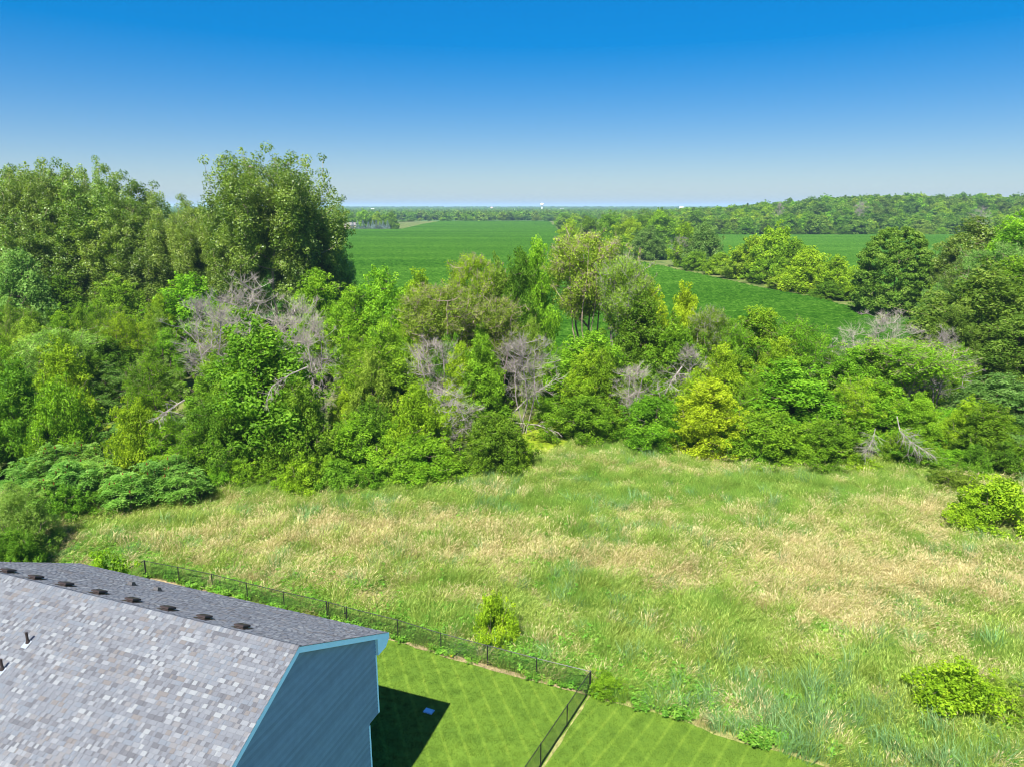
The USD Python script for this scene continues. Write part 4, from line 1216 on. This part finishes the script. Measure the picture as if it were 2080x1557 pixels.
# ------------------------------------------------------------------ the meadow
def grass_proto(name, parent, seed, mat, n, h0, h1, w, lean, rad, seeds=False, leafy=0):
    rng = np.random.default_rng(seed)
    V, F, T, k = [], [], [], 0
    for i in range(n):
        a, r = rng.uniform(0, 6.28), rad * math.sqrt(rng.uniform())
        b = np.array([math.cos(a) * r, math.sin(a) * r, -.05])
        h = rng.uniform(h0, h1)
        ln = np.array([lean[0], lean[1], 0]) * rng.uniform(.5, 1.4) + np.array([math.cos(a), math.sin(a), 0]) * rng.uniform(0, .4) + rng.normal(0, .24, 3) * [1, 1, 0]
        m = b + ln * h * .30 + [0, 0, h * .62]; t = b + ln * h * 1.0 + [0, 0, h * rng.uniform(.72, 1.0)]
        ph = rng.uniform(0, 3.14); s = np.array([math.cos(ph), math.sin(ph), 0]) * w * rng.uniform(.6, 1.3)
        tone = np.clip(rng.normal(.45, .2), 0, 1)
        V += [b - s * .5, b + s * .5, m + s * .45, m - s * .45, t]; F += [[k, k + 1, k + 2], [k, k + 2, k + 3], [k + 3, k + 2, k + 4]]
        T += [tone] * 5; k += 5
        if seeds and rng.uniform() < .6:
            d = (t - m) / np.linalg.norm(t - m); ss = s / np.linalg.norm(s) * w * 1.5
            q = t - d * .02
            V += [q - d * .10, q + ss, q + d * .14, q - ss]; F += [[k, k + 1, k + 2], [k, k + 2, k + 3]]; T += [min(1, tone + .35)] * 4; k += 4
        for q in range(leafy):
            c = b + (m - b) * rng.uniform(.5, 1.5) + rng.normal(0, .06, 3)
            d1 = rng.normal(size=3); d1[2] *= .4; d1 /= np.linalg.norm(d1); d2 = np.cross(d1, [0, 0, 1.]) + rng.normal(0, .25, 3); d2 /= np.linalg.norm(d2)
            z_ = rng.uniform(.05, .10)
            V += [c - d1 * z_, c + d2 * z_ * .6, c + d1 * z_, c - d2 * z_ * .6]; F += [[k, k + 1, k + 2], [k, k + 2, k + 3]]; T += [np.clip(tone + rng.normal(.1, .15), 0, 1)] * 4; k += 4
    part(parent, name, (np.array(V), np.array(F)), mat, tone=T)


def scatter(name, label, category, protos, pos, idx, rot, scl):
    pi = UsdGeom.PointInstancer.Define(stage, numbered(name))
    base = str(pi.GetPath())
    for k, pr in enumerate(protos):
        pr(UsdGeom.Xform.Define(stage, f'{base}/tuft_{k:03d}').GetPrim() if False else pi.GetPrim())
    kids = [c.GetPath() for c in pi.GetPrim().GetChildren()]
    pi.CreatePrototypesRel().SetTargets(kids)
    pi.CreatePositionsAttr(Vt.Vec3fArray.FromNumpy(np.asarray(pos, np.float32)))
    pi.CreateProtoIndicesAttr(Vt.IntArray.FromNumpy(np.asarray(idx, np.int32)))
    a = np.asarray(rot) / 2
    q = np.zeros((len(a), 4), np.float16); q[:, 2] = np.sin(a); q[:, 3] = np.cos(a)
    pi.CreateOrientationsAttr(Vt.QuathArray([Gf.Quath(float(c), 0, 0, float(s)) for s, c in zip(np.sin(a), np.cos(a))]))
    pi.CreateScalesAttr(Vt.Vec3fArray.FromNumpy(np.asarray(scl, np.float32)))
    tag(pi.GetPrim(), label, category, kind='stuff')
    return pi


WIND = (.26, .12)
GP = []
for s in range(2): GP.append(lambda p, s=s: grass_proto('lush_tuft', p, 200 + s, G_GREEN, 80, .4, .9, .0125, WIND, .36))
for s in range(3): GP.append(lambda p, s=s: grass_proto('dry_tuft', p, 210 + s, G_TAN, 70, .5, 1.1, .0095, (.42, .18), .34, True))
for s in range(2): GP.append(lambda p, s=s: grass_proto('yellow_tuft', p, 220 + s, G_YELL, 76, .45, 1.0, .0105, (.35, .12), .33, True))
for s in range(2): GP.append(lambda p, s=s: grass_proto('reed_tuft', p, 230 + s, G_BLUE, 34, .7, 1.25, .024, (.22, .1), .30))
for s in range(2): GP.append(lambda p, s=s: grass_proto('weed_tuft', p, 240 + s, G_WEED, 16, .35, .8, .02, (.1, .05), .34, False, 9))
rg = np.random.default_rng(77)
GRASS_STEP = .325
X, Y = np.meshgrid(np.arange(-62, 62, GRASS_STEP), np.arange(23, 80, GRASS_STEP))
X, Y = (X + rg.uniform(-.2, .2, X.shape)).ravel(), (Y + rg.uniform(-.2, .2, Y.shape)).ravel()
pr_ = project(np.stack([X, Y, X * 0 + .5], -1))
ok = (pr_[:, 0] > -120) & (pr_[:, 0] < 2200) & (pr_[:, 1] < 1640)
HOUSE_POLY = Polygon([hw(p)[:2] for p in ((-.2, -6.3, 0), (LEN + .2, -6.3, 0), (LEN + .2, 5.5, 0), (-.2, 5.5, 0))])
MEADOW = shapely.union_all([Polygon([tuple(p) for p in EDGE_W] + [(4, 75), (9, 74)] + [tuple(p) for p in EDGE_W2] + [(75, 40), (60, 10), (-10, 10), (-60, 20), (-62, 60)])]).buffer(2.5)
for bad in (LAWN_A.buffer(-.05), LAWN_B.buffer(-.15), LineString([tuple(q[:2]) for q in FENCE_SIDE[1:]] + [tuple((FC + SIDE_DIR * .12)[:2])]).buffer(.7), HOUSE_POLY.buffer(.3), POOL1.buffer(.2), POOL2.buffer(.2)):
    MEADOW = MEADOW.difference(bad)
ok &= shapely.contains_xy(MEADOW, X, Y)
X, Y = X[ok], Y[ok]; u_, v_ = pr_[ok, 0], pr_[ok, 1]
P3 = np.stack([X * .085 + Y * .05, Y * .17 - X * .03, X * 0], -1)
n1 = meshkit.fbm(P3, 4, 3); n2 = meshkit.fbm(P3 * 1.7 + 9, 4, 8); n3 = meshkit.fbm(P3 * 3.1 + 4, 3, 12); n4 = meshkit.fbm(np.stack([X, Y, X * 0], -1) * .55, 3, 21)
frac = np.clip((X + 20) / 55, 0, 1)
dline = Y - (31.4 - .44 * (X - 4))                                   # metres behind the line of the back fence
w_weed = 1.5 * np.exp(-np.maximum(dline, 0) / 2.6) * (X < 12) + .55 * (n2 > .56) * (dline < 12) + .3
w_green = 1.45 + 2.2 * (n1 - .45) + 1.1 * np.exp(-((Y - 60) / 8) ** 2) * (X > -2) + .5 * np.exp(-((Y - 48) / 5) ** 2) * (X > 2)
w_tan = .30 + 3.4 * (n2 - .50) + .5 * np.exp(-((Y - 46 + .12 * X) / 5.5) ** 2) + 1.7 * np.exp(-((X + 11) / 14) ** 2 - ((Y - 47.5) / 4.2) ** 2) + .8 * np.exp(-((X - 22) / 9) ** 2 - ((Y - 42) / 5) ** 2) + .35 * (X > 18) * (Y > 36)
w_green = w_green + 1.6 * (n4 - .5)
w_tan = w_tan - 1.8 * (n4 - .5)
w_yel = .75 + 2.0 * (n3 - .45) + .9 * np.exp(-((dline - 6.5) / 3.0) ** 2)
w_blue = .12 + 1.2 * np.exp(-((X - 14) / 7) ** 2 - ((Y - 29) / 3.5) ** 2) + .5 * (n3 < .42)
w_tan += .9 * (rg.uniform(size=len(X)) < .10); w_green += .8 * (rg.uniform(size=len(X)) < .12)
W5 = np.maximum(np.stack([w_green, w_tan, w_yel, w_blue, w_weed], 1), 0.02) ** 1.8
W5 /= W5.sum(1, keepdims=True)
cum = W5.cumsum(1); r_ = rg.uniform(size=len(X))[:, None]
typ = np.minimum((r_ > cum).sum(1), 4)
first = np.array([0, 2, 5, 7, 9]); cntp = np.array([2, 3, 2, 2, 2])
idx = first[typ] + (rg.integers(0, 6, len(X)) % cntp[typ])
n5 = meshkit.fbm(np.stack([X, Y * 1.3, X * 0], -1) * .75, 2, 31)
hs = (.35 + 1.3 * n4) * rg.uniform(.8, 1.2, len(X)) * np.where(dline < 1.2, .8, 1.0)
ex = np.ones_like(hs) * rg.uniform(.9, 1.25, len(X))
scatter('meadow_grass', 'tall uncut meadow grass, green, yellowish and dry, between lawn and thicket', 'grass', GP, np.stack([X, Y, np.zeros_like(X)], -1), idx,
        rg.normal(0, .9, len(X)) + 2.0 * (n1 - .5), np.stack([ex, ex, hs], -1))

# mown blades
def lawn_proto(name, parent, seed, mat):
    rng = np.random.default_rng(seed); V, F, k = [], [], 0
    for i in range(70):
        b = np.array([rng.uniform(-.2, .2), rng.uniform(-.2, .2), 0.0]); h = rng.uniform(.03, .065)
        s = rng.normal(size=3) * [1, 1, 0]; s /= np.linalg.norm(s); s *= .009
        t = b + rng.normal(0, .025, 3) * [1, 1, 0] + [0, 0, h]
        V += [b - s, b + s, t]; F.append([k, k + 1, k + 2]); k += 3
    part(parent, name, (np.array(V), np.array(F)), mat)


LX, LY = np.meshgrid(np.arange(-12, 20, .3), np.arange(21, 40, .3))
LX, LY = (LX + rg.uniform(-.15, .15, LX.shape)).ravel(), (LY + rg.uniform(-.15, .15, LY.shape)).ravel()
inl = shapely.contains_xy(shapely.union_all([LAWN_A.buffer(-.12), LAWN_B.buffer(-.1)]).difference(HOUSE_POLY), LX, LY)
lp = project(np.stack([LX, LY, LX * 0], -1)); inl &= (lp[:, 0] > 700) & (lp[:, 0] < 1800) & (lp[:, 1] < 1600)
LX, LY = LX[inl], LY[inl]
scatter('lawn_grass', 'short mown grass blades of the striped lawns', 'grass', [lambda p, s=s: lawn_proto('blade_patch', p, 300 + s, STRIPE if s < 3 else STRIPE_B) for s in range(6)],
        np.stack([LX, LY, LX * 0 + .01], -1), rg.integers(0, 3, len(LX)) + 3 * shapely.contains_xy(LAWN_B, LX, LY), rg.uniform(0, 6.28, len(LX)), np.ones((len(LX), 3)))

# ------------------------------------------------------------------ the wooded hill
rh = np.random.default_rng(91)
hill, tries = [], 0
while len(hill) < 290 and tries < 20000:
    tries += 1
    y = rh.uniform(636, 1010); a = rh.uniform(.14, .76); x = a * y
    if y < 640 + 120 * smooth(.18, .12, a):
        continue
    if hill and min(math.hypot(x - q[0], y - q[1]) for q in hill) < 10.5 + 3.0 * (y > 820):
        continue
    hill.append((x, y))
hill.sort(key=lambda q: -q[1])
for x, y in hill:
    g = rh.integers(0, 10)
    m = L_YELLOW if g == 0 else L_DEEP if g < 3 else L_GREEN if g < 4 else L_HILL
    s = rh.uniform(.75, 1.25)
    cw = 'yellowish' if g == 0 else 'dark green' if g < 3 else 'bright green' if g < 4 else 'green'
    plant('wood', m, x, y, rh.uniform(15, 22) * s, rh.uniform(12, 17) * s, f'{cw} broadleaf tree in the wood covering the hill at right', 'tree', f'{cw} trees of the wooded hill', name='hill_tree')
# the rest of the wood, behind and between
hp, hs_ = [], []
for k in range(1500):
    y = rh.uniform(655, 1250); x = rh.uniform(.13, 1.0) * y
    if min(math.hypot(x - q[0], y - q[1]) for q in hill) < 5.5: continue
    s = rh.uniform(.7, 1.1); hp.append((x, y, float(terrain(x, y)) - .3)); hs_.append((s * 1.25, s * 1.25, s * .95))
HILL_REST = (np.array(hp), np.array(hs_))
# fuller edge of the wood along the field
for k in range(46):
    a = rh.uniform(.16, .76); y = rh.uniform(634, 646); x = a * y
    plant('shrub', [L_DEEP, L_GREEN, L_SPARSE][rh.integers(0, 3)], x, y, rh.uniform(8, 13), rh.uniform(4, 7), 'low bush along the foot of the wooded hill by the field', 'bush', 'bushes along the foot of the wooded hill', name='wood_edge_bush')
for u, vt, d, w in ((1995, 410, 640, 40), (1750, 402, 700, 26), (1585, 402, 690, 22)):
    tree_at('bare', None, u, vt + 8, d, w, {1995: 'bare grey tree top in the hill wood near the right edge', 1750: 'bare grey tree top in the middle of the hill wood', 1585: 'bare grey tree top at the left of the hill wood'}[u], name='dead_tree')

# ------------------------------------------------------------------ farmstead and tree belts beyond the field
for k, u in enumerate((716, 726, 737, 748, 757, 764, 771, 778, 787)):
    d = 790 + 8 * math.sin(k * 2.1)
    tree_at('spruce', L_SPRUCE, u, 450 - (k % 3) * 1.5, d, 12.5, 'blue spruce in the row before the far farmyard', group='row of blue spruces', name='blue_spruce')
FARM = [(738, 424, 835, 34, L_FRESH, 'bright green tree above the left end of the blue spruces'), (765, 430, 840, 34, L_YELLOW, 'yellowish tree above the middle of the blue spruces'),
        (795, 430, 800, 32, L_DEEP, 'dark round tree at the right end of the blue spruces'), (712, 432, 850, 26, L_DEEP, 'dark tree behind the far farmhouse'), (780, 433, 860, 26, L_GREEN, 'green tree behind the dark round one at the spruces'),
        (833, 445, 1130, 20, L_SPARSE, 'low bush on the field rim right of the spruces'), (817, 447, 1120, 16, L_DEEP, 'smallest dark bush on the field rim right of the spruces')]
for u, vt, d, w, mat, lab in FARM:
    tree_at('wood', mat, u, vt, d, w, lab, name='farm_tree')
fh = at(711, 465, 800); fh[2] = float(terrain(fh[0], fh[1]))
farm = thing('farm_house', 'pale far farmhouse half hidden left of the blue spruces', 'house', fh, 12)
PINK = plain('house_beige', (.55, .42, .36), .8); ROOFG = plain('roof_grey', (.16, .15, .15), .9)
part(farm, 'wall', vf(box(12, 8, 4.4, (0, 0, 2.2))), PINK)
part(farm, 'roof', (np.array([(-6.4, -4.5, 4.2), (6.4, -4.5, 4.2), (6.4, 4.5, 4.2), (-6.4, 4.5, 4.2), (-6.4, 0, 7), (6.4, 0, 7)]), np.array([[0, 1, 5], [0, 5, 4], [2, 3, 4], [2, 4, 5], [0, 4, 3], [1, 2, 5], [0, 2, 1], [0, 3, 2]])), ROOFG)
DARKG = plain('dark_glass', (.03, .035, .04), .2)
for k in (-3.5, 0, 3.5):
    part(farm, 'window', vf(box(1.3, .06, 1.4, (k, -4.02, 2.3))), DARKG)

BELT = [(520, 960, 300, 1240, 60), ]
rb = np.random.default_rng(17)
belt = []
for k in range(64):                                                  # the belt just behind the crest
    u = rb.uniform(830, 1330); d = 1200 + rb.uniform(0, 90) + 40 * math.sin(u * .02)
    if u < 950 and rb.uniform() < .45: continue
    q = at(u, 445, d)
    g = rb.integers(0, 9)
    m = [L_DEEP, L_HILL, L_HILL, L_GREEN, L_YELLOW, L_SPARSE, L_HILL, L_DEEP, L_BLUE][g]
    hgt = rb.uniform(7, 14) if u > 930 else rb.uniform(4, 7)
    plant('wood', m, q[0], d, hgt * rb.uniform(1.1, 1.6), hgt, 'tree in the belt along the far rim of the bean field', 'tree', 'belt of trees along the far field rim', name='belt_tree')
for k in range(46):                                                  # left foot of the hill
    u = rb.uniform(1140, 1560); d = rb.uniform(520, 1000) if u > 1330 else rb.uniform(620, 1100)
    q = at(u, 440, d)
    if FIELD1.buffer(3).contains(Point(q[0], d)) or (FIELD2.contains(Point(q[0], d))): continue
    hgt = rb.uniform(11, 17)
    plant('wood', [L_DEEP, L_HILL, L_GREEN, L_HILL, L_YELLOW][rb.integers(0, 5)], q[0], d, hgt * rb.uniform(1.0, 1.4), hgt, 'tree in the low wood between the field corner clump and the hill', 'tree', 'trees of the low wood left of the hill', name='low_wood_tree')

# far country: belts and woods as one mass
rf = np.random.default_rng(33)
pos, scl = [], []
for k in range(330):
    d = 1330 * (9000 / 1350) ** rf.uniform(0, 1)
    a = rf.uniform(-.5, .5)
    n = int(rf.uniform(30, 90)); L = rf.uniform(.03, .16) * d + 60; wd = rf.uniform(15, 70) + .01 * d
    tilt = rf.normal(0, .12)
    for q in range(n):
        s = rf.uniform(-1, 1) * L
        x, y = a * d + s, d + s * tilt + rf.normal(0, wd)
        h = rf.uniform(9, 16)
        pos.append((x, y, float(terrain(x, y)) - .2)); scl.append((h / 13 * rf.uniform(.9, 1.5), h / 13 * rf.uniform(.9, 1.5), h / 13))
for k in range(1500):
    d = rf.uniform(6500, 11000); x = rf.uniform(-.9, .85) * d
    pos.append((x, d, float(terrain(x, d)))); s = rf.uniform(1.0, 1.6); scl.append((s * 2.5, s * 2.5, s))
pos, scl = np.array(pos), np.array(scl)


def far_proto(k):
    def f(p):
        rng = np.random.default_rng(400 + k)
        c, r = crown_clusters(14, 13, .3, ['round', 'skirt', 'ovate', 'round'][k % 4], 22, 2.6, rng, 400 + k)
        v, fc, tone = leaves(c, r, 380, 2.7, rng, aspect=.8, flat=.8)
        part(p, 'tree_crown', (v, fc), [L_DEEP, L_DEEP, L_HILL, L_DEEP, L_HILL, L_DEEP][k], tone=tone)
    return f


def wood_proto(k):
    def f(p):
        rng = np.random.default_rng(450 + k)
        c, r = crown_clusters(14, 15, .8, ['round', 'skirt', 'ovate', 'round', 'round'][k], 80, 1.7, rng, 450 + k, fill=.6)
        v, fc, tone = leaves(c, r, 3600, 1.0, rng, aspect=.75, flat=.85)
        part(p, 'wood_crown', (v, fc), [L_HILL, L_DEEP, L_GREEN, L_HILL, L_SPARSE][k], tone=tone)
    return f


scatter('far_woodland', 'hazy belts of trees across the flat land out to the horizon', 'woodland', [far_proto(k) for k in range(6)], pos, rf.integers(0, 6, len(pos)), rf.uniform(0, 6.28, len(pos)), scl)

scatter('hill_wood', 'further trees of the wooded hill that merge into one canopy', 'woodland', [wood_proto(k) for k in range(5)], HILL_REST[0], rf.integers(0, 5, len(HILL_REST[0])), rf.uniform(0, 6.28, len(HILL_REST[0])), HILL_REST[1])

# water tower and far buildings
tw = at(1101, 421, 4000); tw[2] = float(terrain(tw[0], tw[1]))
tower = thing('water_tower', 'white bulb topped water tower on the horizon', 'water tower', tw)
topz = at(1101, 412.5, 4000)[2] - tw[2]
Rb = 10.0
prof = np.array([(0.01, topz), (Rb * .5, topz - 1.2), (Rb * .85, topz - 4), (Rb, topz - 7.5), (Rb * .9, topz - 11), (Rb * .55, topz - 14.5), (2.6, topz - 17.5)])
TW = plain('tower_white', (.80, .80, .80), .5, .03, .2)
part(tower, 'tank', trimesh.creation.revolve(prof[::-1], sections=24), TW, True)
part(tower, 'column', tube([(0, 0, -2), (0, 0, 6), (0, 0, topz - 17)], [5.0, 2.4, 2.4], 16), TW, 40)
for u, v, d, w, h, mat, lab in ((1050, 428, 2900, 22, 6, TW, 'long white far building left of the water tower'), (1141, 424.5, 3400, 17, 6, TW, 'white far building right of the water tower'),
                                (1384, 420.5, 4200, 22, 9, TW, 'white far building on the horizon left of the wooded hill'), (999, 422.5, 3800, 13, 20, PINK, 'pinkish far building above the trees left of the water tower'),
                                (757, 424, 3600, 16, 12, TW, 'small pale far building above the blue spruces')):
    q = at(u, v, d); zg = float(terrain(q[0], q[1]))
    hh = max(q[2] - zg, h)
    b = thing('far_building', lab, 'building', (q[0], q[1], zg), 10)
    part(b, 'wall', vf(box(w, w * .5, hh, (0, 0, hh / 2))), mat)
    part(b, 'roof', (np.array([(-w * .52, -w * .28, hh), (w * .52, -w * .28, hh), (w * .52, w * .28, hh), (-w * .52, w * .28, hh), (-w * .52, 0, hh + w * .13), (w * .52, 0, hh + w * .13)]), np.array([[0, 1, 5], [0, 5, 4], [2, 3, 4], [2, 4, 5], [0, 4, 3], [1, 2, 5], [0, 2, 1], [0, 3, 2]])), mat if mat is TW else ROOFG)
    for k in range(3):
        part(b, 'door', vf(box(w * .12, .2, hh * .5, ((k - 1) * w * .3, -w * .25 - .08, hh * .25))), DARKG)

# ------------------------------------------------------------------ the air
HAZE = M('haze_air', {"v": ("principled_volume", {"color": (.52, .77, 1.0), "density": .00009, "anisotropy": .1})}, [], surface=None, volume='v.volume')
hb = trimesh.creation.box([42000, 21000, 73]); hb.apply_translation([0, 10500 - 200, 73 / 2 - 1.5])
structure('haze', hb, HAZE, label='thin blue summer haze over the far land', category='haze', kind='stuff')
